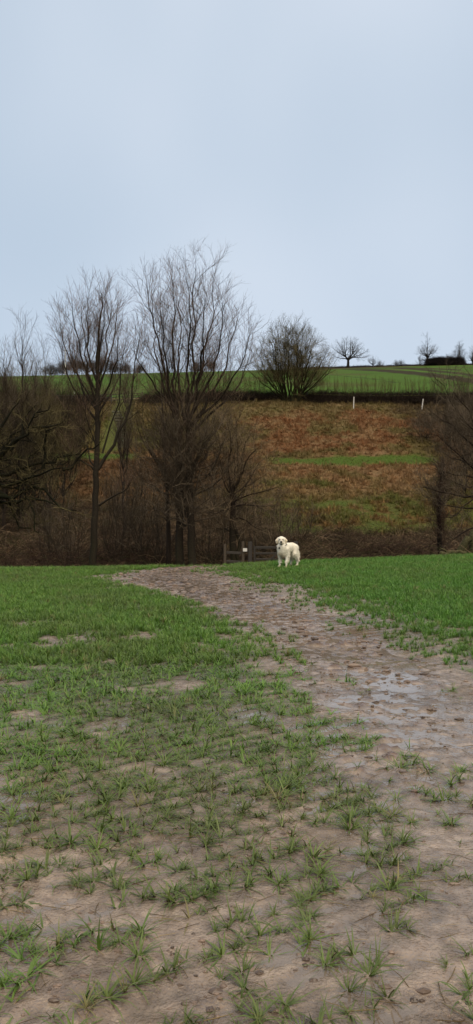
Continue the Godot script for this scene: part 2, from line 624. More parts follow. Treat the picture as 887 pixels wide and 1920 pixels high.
func make_hill_grass() -> void:
	var meshes := [blade_tuft(26, 0.25, 0.55, 0.02, 1.25, 3), blade_tuft(20, 0.3, 0.6, 0.018, 0.9, 3), blade_tuft(30, 0.2, 0.5, 0.024, 1.6, 3)]
	var where := [[], [], []]
	var tints := [[], [], []]
	for k in 42000:
		var d := 36.0 + 57.0 * rng.randf()
		var x := rng.randf_range(-1, 1) * (0.36 * d + 4.0)
		var c := hill_color(x, d)
		var g := sm(-0.005, 0.02, c.g - c.r)
		var s := rng.randf_range(0.55, 1.25)
		if g > 0.5:
			s *= 0.4
		if absf(x + 12.4 + (d - 80.0) * 0.09) < 0.6 and d > 70.0:
			s *= 0.35
		var i := rng.randi() % 3
		var basis := Basis(Vector3.UP, rng.randf() * TAU).scaled(Vector3(s, s * rng.randf_range(0.6, 1.2), s))
		basis = Basis(Vector3.RIGHT, -0.15) * basis
		where[i].append(Transform3D(basis, Vector3(x, land(x, d) - 0.03, -d)))
		c = c * rng.randf_range(0.7, 1.7)
		if rng.randf() < (0.16 if c.r > 0.12 else 0.42):
			c = c.lerp(Color(0.3, 0.22, 0.13), 0.6)
		c.a = 1.0
		tints[i].append(c)
	var root := stuff_root("hillside_grass", "rust brown bracken and straw coloured dead grass over the steep hillside", "grass")
	for i in 3:
		copies("tussocks", meshes[i], mats.dry, root, where[i], tints[i])

func lump_mesh(rough: float) -> ArrayMesh:
	var b := Buf.new()
	var rings := 5
	var seg := 8
	for j in rings + 1:
		for k in seg:
			var a := TAU * k / seg
			var e := PI * j / rings
			var p := Vector3(sin(e) * cos(a), cos(e), sin(e) * sin(a))
			var r := 1.0 + rough * nz_mid.get_noise_3dv(p * 2.2 + Vector3.ONE * 9.0)
			b.v.append(p * r)
	for j in rings:
		for k in seg:
			var q := j * seg + k
			var w := j * seg + (k + 1) % seg
			b.i.append_array([q, w, q + seg, w, w + seg, q + seg])
	return b.mesh()

# ------------------------------------------------------------------ trees
var sprays := {}

func spray_mesh(n: int, length: float, r: float, spread: float, gnarl: float) -> ArrayMesh:
	var b := Buf.new()
	var line := func(p: Vector3, dir: Vector3, l: float, r0: float, segs: int) -> PackedVector3Array:
		var pts := PackedVector3Array([p])
		var rad := PackedFloat32Array([r0])
		for s in segs:
			dir = (dir + Vector3(rng.randf_range(-1, 1), rng.randf_range(-0.6, 1), rng.randf_range(-1, 1)) * gnarl).normalized()
			p += dir * l / segs
			pts.append(p)
			rad.append(lerpf(r0, r0 * 0.35, float(s + 1) / segs))
		b.tube(pts, rad, 3)
		return pts
	var main: PackedVector3Array = line.call(Vector3.ZERO, Vector3.UP, length, r, 4)
	for k in n:
		var t := 0.12 + 0.8 * (k + rng.randf()) / n
		var i := mini(int(t * 4), 3)
		var p := main[i].lerp(main[i + 1], t * 4 - i)
		var az := k * 2.4 + rng.randf()
		var a := spread * rng.randf_range(0.6, 1.3)
		var dir := Vector3(cos(az) * sin(a), cos(a), sin(az) * sin(a))
		line.call(p, dir, length * rng.randf_range(0.35, 0.75) * (1.1 - 0.5 * t), r * 0.6, 3)
	return b.mesh()

# how a kind of tree grows
func kind(o := {}) -> Dictionary:
	var k := {"angle": 0.6, "up": 0.35, "gnarl": 0.1, "n1": 12, "n2": 6, "len1": 0.36, "len2": 0.42, "from": 0.22, "spray": "fine", "spray_size": 1.0, "spray_n": 3, "bark": Color(0.075, 0.06, 0.048), "moss": Color(0.07, 0.075, 0.03), "moss_top": 0.0, "levels": 2, "thin": 1.0}
	k.merge(o, true)
	return k

func bez(p0: Vector3, d0: Vector3, p1: Vector3, d1: Vector3, n: int, wob: float) -> PackedVector3Array:
	var l := p0.distance_to(p1)
	var a := p0 + d0.normalized() * l * 0.36
	var b := p1 - d1.normalized() * l * 0.3
	var pts := PackedVector3Array()
	var off := Vector3.ZERO
	for k in n + 1:
		var t := float(k) / n
		if k > 0 and k < n:
			off = off * 0.6 + Vector3(rng.randf_range(-1, 1), rng.randf_range(-1, 1), rng.randf_range(-1, 1)) * wob * l / n
		else:
			off = off * 0.5 if k > 0 else off
		pts.append(p0.bezier_interpolate(a, b, p1, t) + off)
	return pts

func taper(n: int, r0: float, r1: float, power := 1.0) -> PackedFloat32Array:
	var out := PackedFloat32Array()
	for k in n:
		out.append(lerpf(r0, r1, pow(float(k) / (n - 1), power)))
	return out

func sample(pts: PackedVector3Array, t: float) -> Array:
	var f := clampf(t, 0.0, 0.9999) * (pts.size() - 1)
	var i := int(f)
	return [pts[i].lerp(pts[i + 1], f - i), (pts[i + 1] - pts[i]).normalized()]

func put_spray(list: Array, p: Vector3, dir: Vector3, size: float) -> void:
	var x := dir.cross(Vector3(rng.randf_range(-1, 1), rng.randf_range(-1, 1), rng.randf_range(-1, 1))).normalized()
	if x.length() < 0.5:
		x = Vector3.RIGHT
	list.append(Transform3D(Basis(x * size, dir * size, x.cross(dir) * size), p))

func side_shoots(b: Buf, list: Array, pts: PackedVector3Array, r0: float, r1: float, level: int, count: int, base_len: float, k: Dictionary, from: float) -> void:
	var az := rng.randf() * TAU
	for j in count:
		var t := lerpf(from, 0.98, (j + rng.randf()) / count)
		var s := sample(pts, t)
		var p: Vector3 = s[0]
		var tan: Vector3 = s[1]
		az += 2.4 + rng.randf_range(-0.5, 0.5)
		var u := tan.cross(Vector3(0.2, 0.1, 1)).normalized()
		var side := u.rotated(tan, az)
		var a: float = k.angle * rng.randf_range(0.7, 1.35)
		var dir: Vector3 = (tan * cos(a) + side * sin(a) + Vector3.UP * k.up * rng.randf_range(0.3, 1.0)).normalized()
		var length: float = base_len * rng.randf_range(0.6, 1.25) * (1.1 - 0.65 * t)
		var r := minf(lerpf(r0, r1, t) * 0.62, maxf(length * 0.0105, 0.0045) * k.thin)
		var segs := 5 if level == 1 else 3
		var q := p
		var line := PackedVector3Array([p])
		for g in segs:
			dir = (dir + Vector3(rng.randf_range(-1, 1), rng.randf_range(-0.8, 1), rng.randf_range(-1, 1)) * k.gnarl * 2.0 + Vector3.UP * k.up * 0.22).normalized()
			q += dir * length / segs
			line.append(q)
		b.tube(line, taper(segs + 1, r, r * 0.4), 4 if level == 1 else 3)
		if level < k.levels:
			side_shoots(b, list, line, r, r * 0.4, level + 1, int(round(k.n2 * clampf(length / base_len, 0.5, 1.2))), length * k.len2 * 1.3, k, 0.2)
			put_spray(list, q, dir, k.spray_size * rng.randf_range(0.8, 1.2))
		else:
			for g in k.spray_n:
				var s2 := sample(line, lerpf(0.3, 0.98, (g + rng.randf()) / k.spray_n))
				var sd: Vector3 = s2[1]
				sd = (sd + Vector3(rng.randf_range(-1, 1), rng.randf_range(-0.3, 1.0), rng.randf_range(-1, 1)) * 0.55).normalized()
				put_spray(list, s2[0], sd, k.spray_size * rng.randf_range(0.6, 1.2))

# limbs: [p0, d0, p1, d1, r0, r1]; the first that are flagged trunk get no shoots below "from"
func grow(tree: Node3D, limbs: Array, k: Dictionary, twig: Material, bark: Material = null) -> void:
	var o := tree.position
	var crown := Buf.new()
	crown.colored = true
	crown.tint = k.bark
	var list := []
	for l in limbs:
		var p0: Vector3 = l[0] - o
		var p1: Vector3 = l[2] - o
		if p0.distance_to(p1) > 2.2 and l[5] < 0.02 and k.spray != "gnarly":
			p1 -= l[3].normalized() * {"fine": 0.8, "hazel": 0.85, "low": 0.5, "far": 0.9}.get(k.spray, 0.6) * k.spray_size
		var len := p0.distance_to(p1)
		var n := clampi(int(len / 0.45), 5, 26)
		var pts := bez(p0, l[1], p1, l[3], n, k.gnarl * ((0.6 if l[4] > 0.1 else 1.6) if l.size() < 8 else float(l[7])))
		var wood := Buf.new()
		wood.colored = true
		wood.tint = k.bark
		var sides := 10 if l[4] > 0.09 else 6
		wood.tube(pts, taper(pts.size(), l[4], l[5], 0.8), sides)
		if l[4] > 0.11:           # root flare on the thick stems
			for q in sides:
				var w := wood.v[q]
				wood.v[q] = w + Vector3(w.x - p0.x, 0, w.z - p0.z) * 0.5
		# moss and damp green on the lower bark
		if k.moss_top > 0.0:
			for q in wood.v.size():
				var g: float = sm(k.moss_top, 0.0, wood.v[q].y) * (0.6 + 0.6 * nz_mid.get_noise_3dv(wood.v[q] * 3.0)) * clampf(0.6 - wood.n[q].x * 0.4 + wood.n[q].y * 0.5, 0.0, 1.0)
				wood.c[q] = wood.c[q].lerp(k.moss, clampf(g, 0.0, 1.0))
		part("trunk" if l[4] > 0.1 else "limb", wood.mesh(), mats.bark if bark == null else bark, tree)
		var count: int = int(round(k.n1 * clampf(len / 5.0, 0.35, 1.5)))
		var begin: float = l[6] if l.size() > 6 else k.from
		side_shoots(crown, list, pts, l[4], l[5], 1, count, len * k.len1, k, begin)
		put_spray(list, p1, (pts[pts.size() - 1] - pts[pts.size() - 2]).normalized(), k.spray_size * 1.2)
	part("branches", crown.mesh(), mats.bark if bark == null else bark, tree).set_meta("kind", "stuff")
	if not sprays.has(k.spray):
		k.spray = "fine"
	var tints := []
	for q in list.size():
		var g := lerpf(0.4, 2.0, pow(rng.randf(), 1.7))
		tints.append(Color(g, g, g))
	copies("twigs", sprays[k.spray], twig, tree, list, tints)

# an evenly built bare tree: trunk to a fork, limbs fanned round
func fan(base: Vector3, height: float, width: float, fork: float, count: int, r: float, flat := 0.5, lean := Vector3.ZERO) -> Array:
	var out := []
	var top := base + Vector3(0, height * fork, 0) + lean * fork
	out.append([base, Vector3.UP, base + Vector3(0, height * 0.97, 0) + lean, Vector3.UP, r, 0.012, fork * 0.9])
	for k in count:
		var a := TAU * k / count + rng.randf_range(-0.4, 0.4)
		var e := pow(rng.randf(), 0.6)
		var h := lerpf(0.95, flat, e) * rng.randf_range(0.9, 1.03)
		var tip := base + lean + Vector3(cos(a) * width * 0.5 * e, height * h, sin(a) * width * 0.5 * e)
		var s := base + lean * fork + Vector3(0, height * fork * rng.randf_range(0.75, 1.25), 0)
		var d := Vector3(cos(a) * 0.8, 0.7, sin(a) * 0.8)
		out.append([s, d, tip, Vector3(cos(a) * 0.25, 1, sin(a) * 0.25), r * 0.5, 0.01])
	return out

func foot(px: float, d: float) -> Vector3:
	var x := (px - 443.5) / 1450.0 * d
	return Vector3(x, land(x, d) - 0.12, -d)

func make_trees() -> void:
	sprays.fine = spray_mesh(5, 0.85, 0.0052, 0.6, 0.15)
	sprays.low = spray_mesh(5, 0.7, 0.006, 0.75, 0.25)
	sprays.gnarly = spray_mesh(6, 0.55, 0.008, 0.8, 0.4)
	sprays.hazel = spray_mesh(8, 0.9, 0.009, 0.6, 0.16)
	sprays.far = spray_mesh(7, 1.2, 0.014, 0.7, 0.2)
	var U := Vector3.UP
	# --- the tall tree in the middle: a cluster of stems
	var d := 31.0
	var t := thing("bare_tree", "tallest bare tree, its many upright limbs fanning out above the middle of the bank", "tree", foot(345, d))
	var limbs := []
	var b1 := foot(337, d)
	var b2 := foot(364, d - 0.3)
	limbs.append([b1, U, at(334, 790, d + 0.3), Vector3(0.0, 1, 0), 0.2, 0.105, 0.45])
	limbs.append([b2, Vector3(-0.06, 1, 0), at(352, 780, d - 0.2), U, 0.19, 0.105, 0.45])
	for e in [[334, 790, 272, 492, 1.2], [334, 800, 300, 520, -1.4], [334, 790, 322, 488, 0.4], [345, 785, 368, 460, 0.0], [345, 790, 352, 500, -1.8], [352, 785, 404, 490, 1.4], [352, 785, 428, 530, -0.6], [352, 800, 450, 560, 0.8], [352, 810, 470, 588, -1.2], [340, 810, 250, 600, -0.4], [334, 820, 286, 560, 2.0], [352, 800, 388, 520, -2.4], [345, 795, 336, 530, 2.6], [352, 820, 474, 628, 1.0]]:
		var p0 := at(e[0] + rng.randf_range(-3, 3), e[1], d)
		var p1 := at(e[2], e[3], d + e[4])
		var dx: float = (e[2] - e[0]) / 120.0
		limbs.append([p0, Vector3(dx * 0.8, 1, e[4] * 0.12), p1, Vector3(dx * 0.12, 1, 0), 0.07, 0.008, 0.14])
	for e in [[340, 905, 262, 800, 1.5], [340, 930, 252, 880, -1.5], [348, 880, 290, 740, -2.0], [355, 890, 425, 760, 2.0], [358, 930, 455, 840, -1.5], [355, 915, 440, 800, -2.4], [342, 860, 300, 730, 2.2], [350, 850, 400, 720, 0.8], [345, 960, 280, 930, -2.0], [358, 955, 490, 905, -1.0], [345, 840, 350, 700, -2.6], [340, 880, 275, 770, 0.0], [352, 870, 450, 740, 0.4]]:
		var p0 := at(e[0], e[1], d)
		var p1 := at(e[2], e[3], d + e[4])
		limbs.append([p0, Vector3((e[2] - e[0]) / 90.0, 0.5, e[4] * 0.3), p1, Vector3((e[2] - e[0]) / 160.0, 0.6, 0), 0.05, 0.008, 0.15])
	var low_limbs := limbs.slice(16)
	limbs = limbs.slice(0, 16)
	for q in 60:
		var a := TAU * q / 30.0 + rng.randf_range(-0.2, 0.2)
		var e := sqrt(rng.randf_range(0.15, 1.0))
		var sx := 348.0 + rng.randf_range(-8, 8)
		var sy := rng.randf_range(850, 990)
		var p0 := at(sx, sy, d)
		var tip := at(sx + cos(a) * e * 122.0, sy - lerpf(170.0, 40.0, e) + rng.randf_range(-30, 20), d + sin(a) * e * 2.4)
		low_limbs.append([p0, Vector3(cos(a), 0.55, sin(a)), tip, Vector3(cos(a) * 0.6, 0.6, sin(a) * 0.6), 0.033, 0.008, 0.15])
	grow(t, limbs, kind({"n1": 11, "n2": 6, "len1": 0.29, "angle": 0.6, "up": 0.36, "gnarl": 0.13, "moss_top": 3.0, "spray_n": 2, "bark": Color(0.07, 0.058, 0.047)}), mats.twig_red)
	grow(t, low_limbs, kind({"n1": 11, "n2": 6, "len1": 0.34, "angle": 0.7, "up": 0.28, "gnarl": 0.18, "spray": "low", "spray_n": 1, "thin": 1.25, "bark": Color(0.17, 0.145, 0.11)}), mats.twig)
	# --- slim stem to its left
	t = thing("bare_tree", "slim dark trunk standing just left of the tallest bare tree", "tree", foot(316, 32.5))
	grow(t, [[foot(316, 32.5), U, at(305, 700, 33), U, 0.13, 0.02, 0.4], [at(314, 900, 32.5), Vector3(-0.5, 1, 0), at(255, 750, 32), U, 0.05, 0.008], [at(313, 860, 32.5), Vector3(0.5, 1, 0.4), at(330, 710, 33.5), U, 0.05, 0.008], [at(314, 930, 32.5), Vector3(-0.6, 0.6, 0), at(245, 850, 31.5), Vector3(-0.3, 1, 0), 0.04, 0.008]], kind({"n1": 10, "len1": 0.32, "up": 0.4, "spray_n": 2}), mats.twig_olive)
	# --- smaller spreading tree to the right
	d = 30.5
	t = thing("bare_tree", "low spreading bare tree with a forked trunk beside the gate", "tree", foot(437, d))
	limbs = [[foot(438, d), U, at(434, 900, d), U, 0.19, 0.09, 0.6], [foot(452, d), Vector3(-0.3, 1, 0), at(437, 985, d), Vector3(-0.3, 1, 0), 0.09, 0.06, 0.8]]
	for e in [[435, 940, 548, 905, -1.0], [435, 930, 520, 850, 1.0], [434, 925, 490, 800, -0.5], [434, 910, 450, 780, 1.2], [434, 915, 415, 770, -1.0], [434, 930, 380, 830, 0.6], [436, 960, 390, 960, -1.2], [436, 950, 535, 940, 1.4], [436, 975, 500, 990, -0.6], [434, 905, 470, 760, 0.4], [435, 920, 505, 830, -2.0], [437, 1000, 400, 985, 0.8]]:
		var p0 := at(e[0], e[1], d)
		var p1 := at(e[2], e[3], d + e[4])
		limbs.append([p0, Vector3((e[2] - e[0]) / 80.0, 0.5, e[4] * 0.3), p1, Vector3((e[2] - e[0]) / 110.0, 0.3, 0), 0.038, 0.009, 0.2, 0.7])
	grow(t, limbs, kind({"n1": 12, "n2": 7, "len1": 0.42, "angle": 0.8, "up": 0.16, "gnarl": 0.22, "moss_top": 3.0, "spray": "low", "spray_n": 2, "thin": 1.2, "bark": Color(0.055, 0.047, 0.036), "moss": Color(0.06, 0.07, 0.028)}), mats.twig_pale)
	# --- the tall straight tree on the left
	d = 30.0
	t = thing("bare_tree", "tall bare tree with one straight dark trunk left of the middle", "tree", foot(174, d))
	limbs = [[foot(173, d), Vector3(0.03, 1, 0), at(183, 700, d), U, 0.155, 0.08, 0.6], [at(183, 700, d), U, at(188, 510, d), U, 0.085, 0.01, 0.1]]
	for e in [[182, 760, 108, 565, 0.6], [182, 740, 132, 527, -0.8], [183, 720, 160, 520, 1.0], [183, 700, 200, 520, -0.6], [183, 740, 222, 545, 0.6], [183, 770, 226, 590, -1.2], [182, 790, 102, 600, -1.0], [183, 760, 150, 545, 1.6], [183, 730, 210, 530, 1.4], [182, 770, 122, 590, 1.8], [183, 780, 238, 640, 1.2]]:
		var p0 := at(e[0], e[1], d)
		var p1 := at(e[2], e[3], d + e[4])
		limbs.append([p0, Vector3((e[2] - e[0]) / 110.0, 1, e[4] * 0.15), p1, Vector3((e[2] - e[0]) / 500.0, 1, 0), 0.05, 0.008, 0.15])
	for e in [[184, 880, 268, 598, 0.3, 0.075], [192, 850, 240, 625, -0.6, 0.04], [180, 885, 125, 838, -0.5, 0.05], [185, 948, 245, 905, -0.4, 0.05], [181, 880, 150, 800, 0.8, 0.04], [184, 860, 160, 760, -0.8, 0.03]]:
		var p0 := at(e[0], e[1], d)
		var p1 := at(e[2], e[3], d + e[4])
		limbs.append([p0, Vector3((e[2] - e[0]) / 120.0, 0.8, 0), p1, Vector3(0.1, 1, 0), e[5], 0.01, 0.35])
	grow(t, limbs, kind({"n1": 10, "n2": 6, "len1": 0.27, "angle": 0.58, "up": 0.42, "gnarl": 0.12, "moss_top": 4.0, "spray_n": 2, "bark": Color(0.065, 0.055, 0.045)}), mats.twig_red)
	# --- saplings and slim trees on the far left
	var slim := [[42, 44.0, 585, 70, "slender bare tree rising alone above the dark thicket on the far left", "tree", 9], [8, 42.0, 622, 60, "slender bare tree at the left edge of the view", "tree", 7], [86, 50.0, 640, 46, "short slender bare tree between the far left trees", "tree", 7], [66, 47.0, 650, 30, "thin bare sapling right beside the lone slender tree", "sapling", 5], [232, 39.0, 690, 70, "thin olive stemmed sapling in front of the steps", "sapling", 6]]
	for e in slim:
		var f := foot(e[0], e[1])
		var top := at(e[0], e[2], e[1])
		t = thing("slim_tree", e[4], e[5], f)
		grow(t, fan(f, top.y - f.y, e[3] * e[1] / 1450.0, 0.45, e[6], 0.1, 0.66), kind({"n1": 9, "len1": 0.24, "angle": 0.45, "up": 0.5, "spray_size": 1.2, "spray_n": 2}), mats.twig)
	# --- dense thicket on the far left
	var lows := [[-30, 40.0, 700], [6, 46.0, 688], [34, 43.0, 705], [62, 49.0, 682], [94, 46.0, 700], [118, 52.0, 700], [-8, 54.0, 675], [48, 58.0, 680], [85, 60.0, 684], [130, 60.0, 712], [-60, 48.0, 680], [150, 64.0, 715]]
	var words := ["hanging over the left edge", "dark and close at the left edge", "below the lone slender tree", "tall and dense behind the slender tree", "right of the slender trees", "reaching towards the straight trunked tree", "highest at the left edge behind", "filling the gap behind the slender tree", "brown at the far back of the thicket", "low beside the white marker post", "out past the left edge", "thin and low in front of the rail fence"]
	for i in lows.size():
		var e = lows[i]
		var f := foot(e[0], e[1])
		var top := at(e[0], e[2], e[1])
		t = thing("thicket_bush", "bushy brown bare thicket, " + words[i], "bush", f, 0.0, "thicket bushes on the far left bank")
		grow(t, fan(f, top.y - f.y, 3.6, 0.12, 9, 0.06, 0.7), kind({"n1": 8, "n2": 4, "len1": 0.3, "angle": 0.6, "up": 0.4, "gnarl": 0.15, "spray": "hazel", "spray_size": 1.1, "spray_n": 1, "thin": 1.4, "from": 0.15, "bark": Color(0.05, 0.043, 0.032)}), mats.twig_olive if i % 3 == 1 else mats.thicket)
	# --- bare scrub filling the gaps between the trunks
	var gaps := [[214, 35.0, 890, "twiggy grey scrub right of the straight dark trunk"], [262, 36.0, 850, "twiggy grey scrub half way between the two tall trees"], [290, 34.0, 900, "low twiggy scrub just left of the slim dark trunk"], [396, 35.0, 880, "twiggy grey scrub between the middle trees and the forked trunk"], [478, 36.0, 880, "twiggy scrub rising behind the wooden gate"], [520, 38.0, 920, "low twiggy scrub up the bank behind the dog"], [130, 34.0, 920, "low twiggy scrub left of the straight dark trunk"], [90, 36.0, 900, "twiggy scrub on the bank below the oak limbs"], [560, 40.0, 950, "lowest twiggy scrub on the bank, right above the dog"], [236, 42.0, 830, "tall thin scrub in front of the lower steps"], [430, 42.0, 800, "tall thin scrub behind the low spreading tree"]]
	for e in gaps:
		var f := foot(e[0], e[1])
		t = thing("scrub_clump", e[3], "bush", f, 0.0, "bare scrub between the trunks")
		grow(t, fan(f, at(e[0], e[2], e[1]).y - f.y + 0.3, 3.0, 0.08, 11, 0.035, 0.6), kind({"n1": 9, "n2": 4, "len1": 0.34, "angle": 0.7, "up": 0.25, "gnarl": 0.18, "spray": "low", "spray_size": 0.95, "spray_n": 1, "thin": 1.3, "from": 0.1, "bark": Color(0.1, 0.085, 0.065)}), mats.twig)
	# --- the gnarled oak whose limbs reach in from the left
	d = 28.0
	t = thing("oak_tree", "gnarled mossy oak with crooked limbs reaching in from the left edge", "tree", foot(-55, d))
	limbs = [[foot(-55, d), U, at(-40, 860, d), U, 0.42, 0.26, 0.9]]
	for e in [[-45, 915, 62, 912, 0.0, 0.15], [-45, 940, 100, 952, -0.6, 0.13], [-40, 880, 60, 800, 0.6, 0.14], [-42, 860, 30, 760, 0.2, 0.12], [-45, 900, 118, 880, -1.0, 0.1], [-42, 870, 98, 775, -0.5, 0.1], [-45, 890, 150, 850, 0.5, 0.1], [62, 912, 140, 960, -0.2, 0.06], [60, 800, 118, 790, 0.6, 0.06], [80, 880, 112, 800, -0.6, 0.06], [118, 880, 186, 828, -0.4, 0.06], [-45, 930, 60, 985, 0.7, 0.09], [-42, 850, 0, 745, -1.0, 0.1], [20, 845, 70, 760, 0.8, 0.06], [30, 915, 70, 1000, -0.5, 0.05]]:
		var p0 := at(e[0], e[1], d)
		var p1 := at(e[2], e[3], d + e[4])
		limbs.append([p0, Vector3((e[2] - e[0]) / 60.0, rng.randf_range(-0.6, 0.9), rng.randf_range(-0.6, 0.6)), p1, Vector3((e[2] - e[0]) / 120.0, rng.randf_range(-0.3, 0.8), rng.randf_range(-0.5, 0.5)), e[5], 0.018, 0.12, 1.5])
	grow(t, limbs, kind({"n1": 12, "n2": 6, "len1": 0.4, "angle": 0.9, "up": 0.12, "gnarl": 0.36, "spray": "gnarly", "spray_n": 1, "thin": 1.9, "bark": Color(0.026, 0.024, 0.019), "moss": Color(0.06, 0.08, 0.025), "moss_top": 6.0}), mats.twig_olive)
	# --- the alder that leans in from the right
	d = 30.0
	t = thing("alder_tree", "bare alder at the right edge sweeping long low branches leftwards", "tree", foot(925, d))
	limbs = [[foot(915, d), U, at(930, 800, d), U, 0.26, 0.15, 0.9]]
	for e in [[915, 940, 768, 905, -0.4, 0.06], [918, 905, 800, 872, 0.4, 0.05], [920, 890, 800, 800, 0.0, 0.06], [925, 860, 790, 760, 0.8, 0.06], [928, 830, 830, 720, -0.6, 0.05], [928, 820, 870, 700, 0.6, 0.05], [918, 960, 812, 940, 0.8, 0.05], [915, 985, 838, 1010, -0.4, 0.05], [925, 850, 850, 780, -1.2, 0.05], [928, 800, 890, 690, -0.8, 0.05], [920, 920, 845, 900, -1.0, 0.045], [915, 1000, 852, 1030, 0.3, 0.05], [920, 880, 815, 840, 1.4, 0.04], [924, 860, 838, 800, 1.2, 0.04], [918, 930, 800, 960, -1.2, 0.04], [926, 840, 800, 700, 1.6, 0.04]]:
		var p0 := at(e[0], e[1], d)
		var p1 := at(e[2], e[3], d + e[4])
		limbs.append([p0, Vector3(-1, 0.35, 0), p1, Vector3(-0.8, 0.5, 0), e[5], 0.009, 0.12])
	grow(t, limbs, kind({"n1": 13, "len1": 0.4, "angle": 0.65, "up": 0.25, "gnarl": 0.16, "spray": "low", "spray_n": 2, "thin": 1.15, "bark": Color(0.055, 0.047, 0.039), "moss": Color(0.16, 0.17, 0.09), "moss_top": 1.4}), mats.twig)
	# --- ivy dark column
	t = thing("ivy_trunk", "upright stub of a trunk wrapped in dark ivy stems, left of the alder", "tree", foot(826, 34.0))
	var f0 := foot(826, 34.0)
	grow(t, [[f0, U, at(830, 885, 34), Vector3(0.2, 1, 0), 0.14, 0.06, 0.2]], kind({"n1": 30, "len1": 0.2, "angle": 0.35, "up": 0.5, "spray": "gnarly", "spray_size": 0.9, "bark": Color(0.03, 0.026, 0.023)}), mats.bramble)
	# --- scrub up on the right
	var scrub := [[800, 74.0, 770, "bushy scrub just right of the second white post"], [846, 70.0, 735, "tall bushy scrub under the hedge near the right edge"], [880, 66.0, 720, "tallest bushy scrub at the right edge"], [830, 52.0, 850, "low bushy scrub behind the sweeping alder branches"], [872, 56.0, 800, "dense bushy scrub half way up the right edge"], [905, 84.0, 715, "bushy scrub beyond the right edge by the hedge"]]
	for e in scrub:
		var f := foot(e[0], e[1])
		t = thing("scrub_bush", e[3], "bush", f, 0.0, "scrub bushes on the right of the hillside")
		grow(t, fan(f, at(e[0], e[2], e[1]).y - f.y, 3.8, 0.1, 10, 0.05, 0.6), kind({"n1": 7, "n2": 4, "len1": 0.32, "angle": 0.7, "up": 0.25, "gnarl": 0.16, "spray": "hazel", "spray_size": 1.2, "spray_n": 2}), mats.twig if f.x > 11.0 else mats.thicket)
	# --- the hazel by the hedge
	var hz := on_land(545, 752)
	t = thing("hazel_bush", "big round many stemmed bush standing in the hedge on the hill", "bush", hz)
	limbs = []
	var hd := -hz.z
	for k in 40:
		var a := k * 2.4
		var e := pow((k + 0.5) / 40.0, 0.6)
		var sx := 545.0 + cos(a) * 13.0
		var tipx := 545.0 + cos(a) * e * 98.0
		var tipy := lerpf(598.0, 682.0, pow(e, 2.2)) + rng.randf_range(-6, 14)
		var p0 := at(sx, 752, hd + sin(a) * 0.6)
		p0.y = land(p0.x, -p0.z) - 0.1
		limbs.append([p0, Vector3(cos(a) * e * 0.8, 1, sin(a) * e * 0.8), at(tipx, tipy, hd + sin(a) * e * 4.8), Vector3(cos(a) * e * 0.7, 1, sin(a) * e * 0.7), 0.09, 0.018, 0.25])
	grow(t, limbs, kind({"n1": 7, "n2": 4, "len1": 0.26, "angle": 0.8, "up": 0.25, "gnarl": 0.16, "spray": "hazel", "spray_size": 1.3, "spray_n": 2, "thin": 1.3, "bark": Color(0.06, 0.056, 0.035)}), mats.twig_olive)
	# --- trees on the skyline
	var k2 := kind({"n1": 7, "n2": 4, "len1": 0.36, "angle": 0.75, "up": 0.15, "gnarl": 0.2, "spray": "far", "spray_size": 1.0, "spray_n": 1, "thin": 2.2, "bark": Color(0.06, 0.055, 0.05)})
	var sky := [[801, 683, 627, 40, 0.28, 12, 0.3, "tall pointed bare tree on the skyline beside the dark hedge block", 0.5], [861, 684, 645, 28, 0.22, 10, 0.25, "bushy bare tree at the right end of the dark hedge block", 0.5], [886, 680, 650, 26, 0.2, 10, 0.25, "bare tree cut off by the right edge on the skyline", 0.5], [699, 685, 674, 18, 0.3, 7, 0.2, "stumpy pollard tree right of the lone round oak", 0.6]]
	t = thing("skyline_tree", "round headed oak standing alone on the skyline", "tree", Vector3((653.0 - 443.5) / 1450.0 * 252.0, land((653.0 - 443.5) / 1450.0 * 252.0, 252.0) - 0.3, -252.0))
	limbs = [[t.position, U, at(653, 672, 252), U, 0.5, 0.34, 0.9]]
	for e in [[627, 655, 2], [634, 644, -3], [645, 640, 2], [657, 639, -2], [668, 643, 3], [678, 652, -2], [688, 668, 1], [684, 660, 4], [628, 668, -2], [650, 642, -5], [662, 640, 5], [640, 650, 5], [672, 650, -5]]:
		limbs.append([at(653, 676 - rng.randf() * 5.0, 252), Vector3(signf(e[0] - 653.0) * 0.9, 0.7, e[2] * 0.2), at(e[0], e[1], 252.0 + e[2]), Vector3((e[0] - 653.0) / 40.0, 0.6, 0), 0.2, 0.04, 0.25])
	grow(t, limbs, k2, mats.twig_haze)
	for e in sky:
		var f := Vector3((e[0] - 443.5) / 1450.0 * 252.0, 0, -252.0)
		f.y = land(f.x, 252.0) - 0.3
		var h: float = (e[1] - e[2] + 7.0) / 1450.0 * 252.0
		t = thing("skyline_tree", e[7], "tree", f)
		grow(t, fan(f, h, e[3] / 1450.0 * 252.0, e[4], e[5], e[6], e[8]), k2, mats.twig_haze)
	var low := [[742, 680, 676, 10, "pale small bush on the skyline, left of a matching pair"], [752, 680, 674, 9, "pale small bush on the skyline, right of a matching pair"], [712, 686, 680, 16, "low rounded bush beside the pollard on the skyline"], [788, 683, 670, 14, "small bush at the foot of the tall pointed skyline tree"], [843, 683, 664, 16, "bush poking up behind the dark hedge block"]]
	for e in low:
		var f := Vector3((e[0] - 443.5) / 1450.0 * 256.0, 0, -256.0)
		f.y = land(f.x, 256.0) - 0.3
		t = thing("skyline_bush", e[4], "bush", f)
		grow(t, fan(f, (e[1] - e[2]) / 1450.0 * 256.0 + 0.4, e[3] / 1450.0 * 256.0, 0.15, 8, 0.1, 0.5), k2, mats.twig_haze)
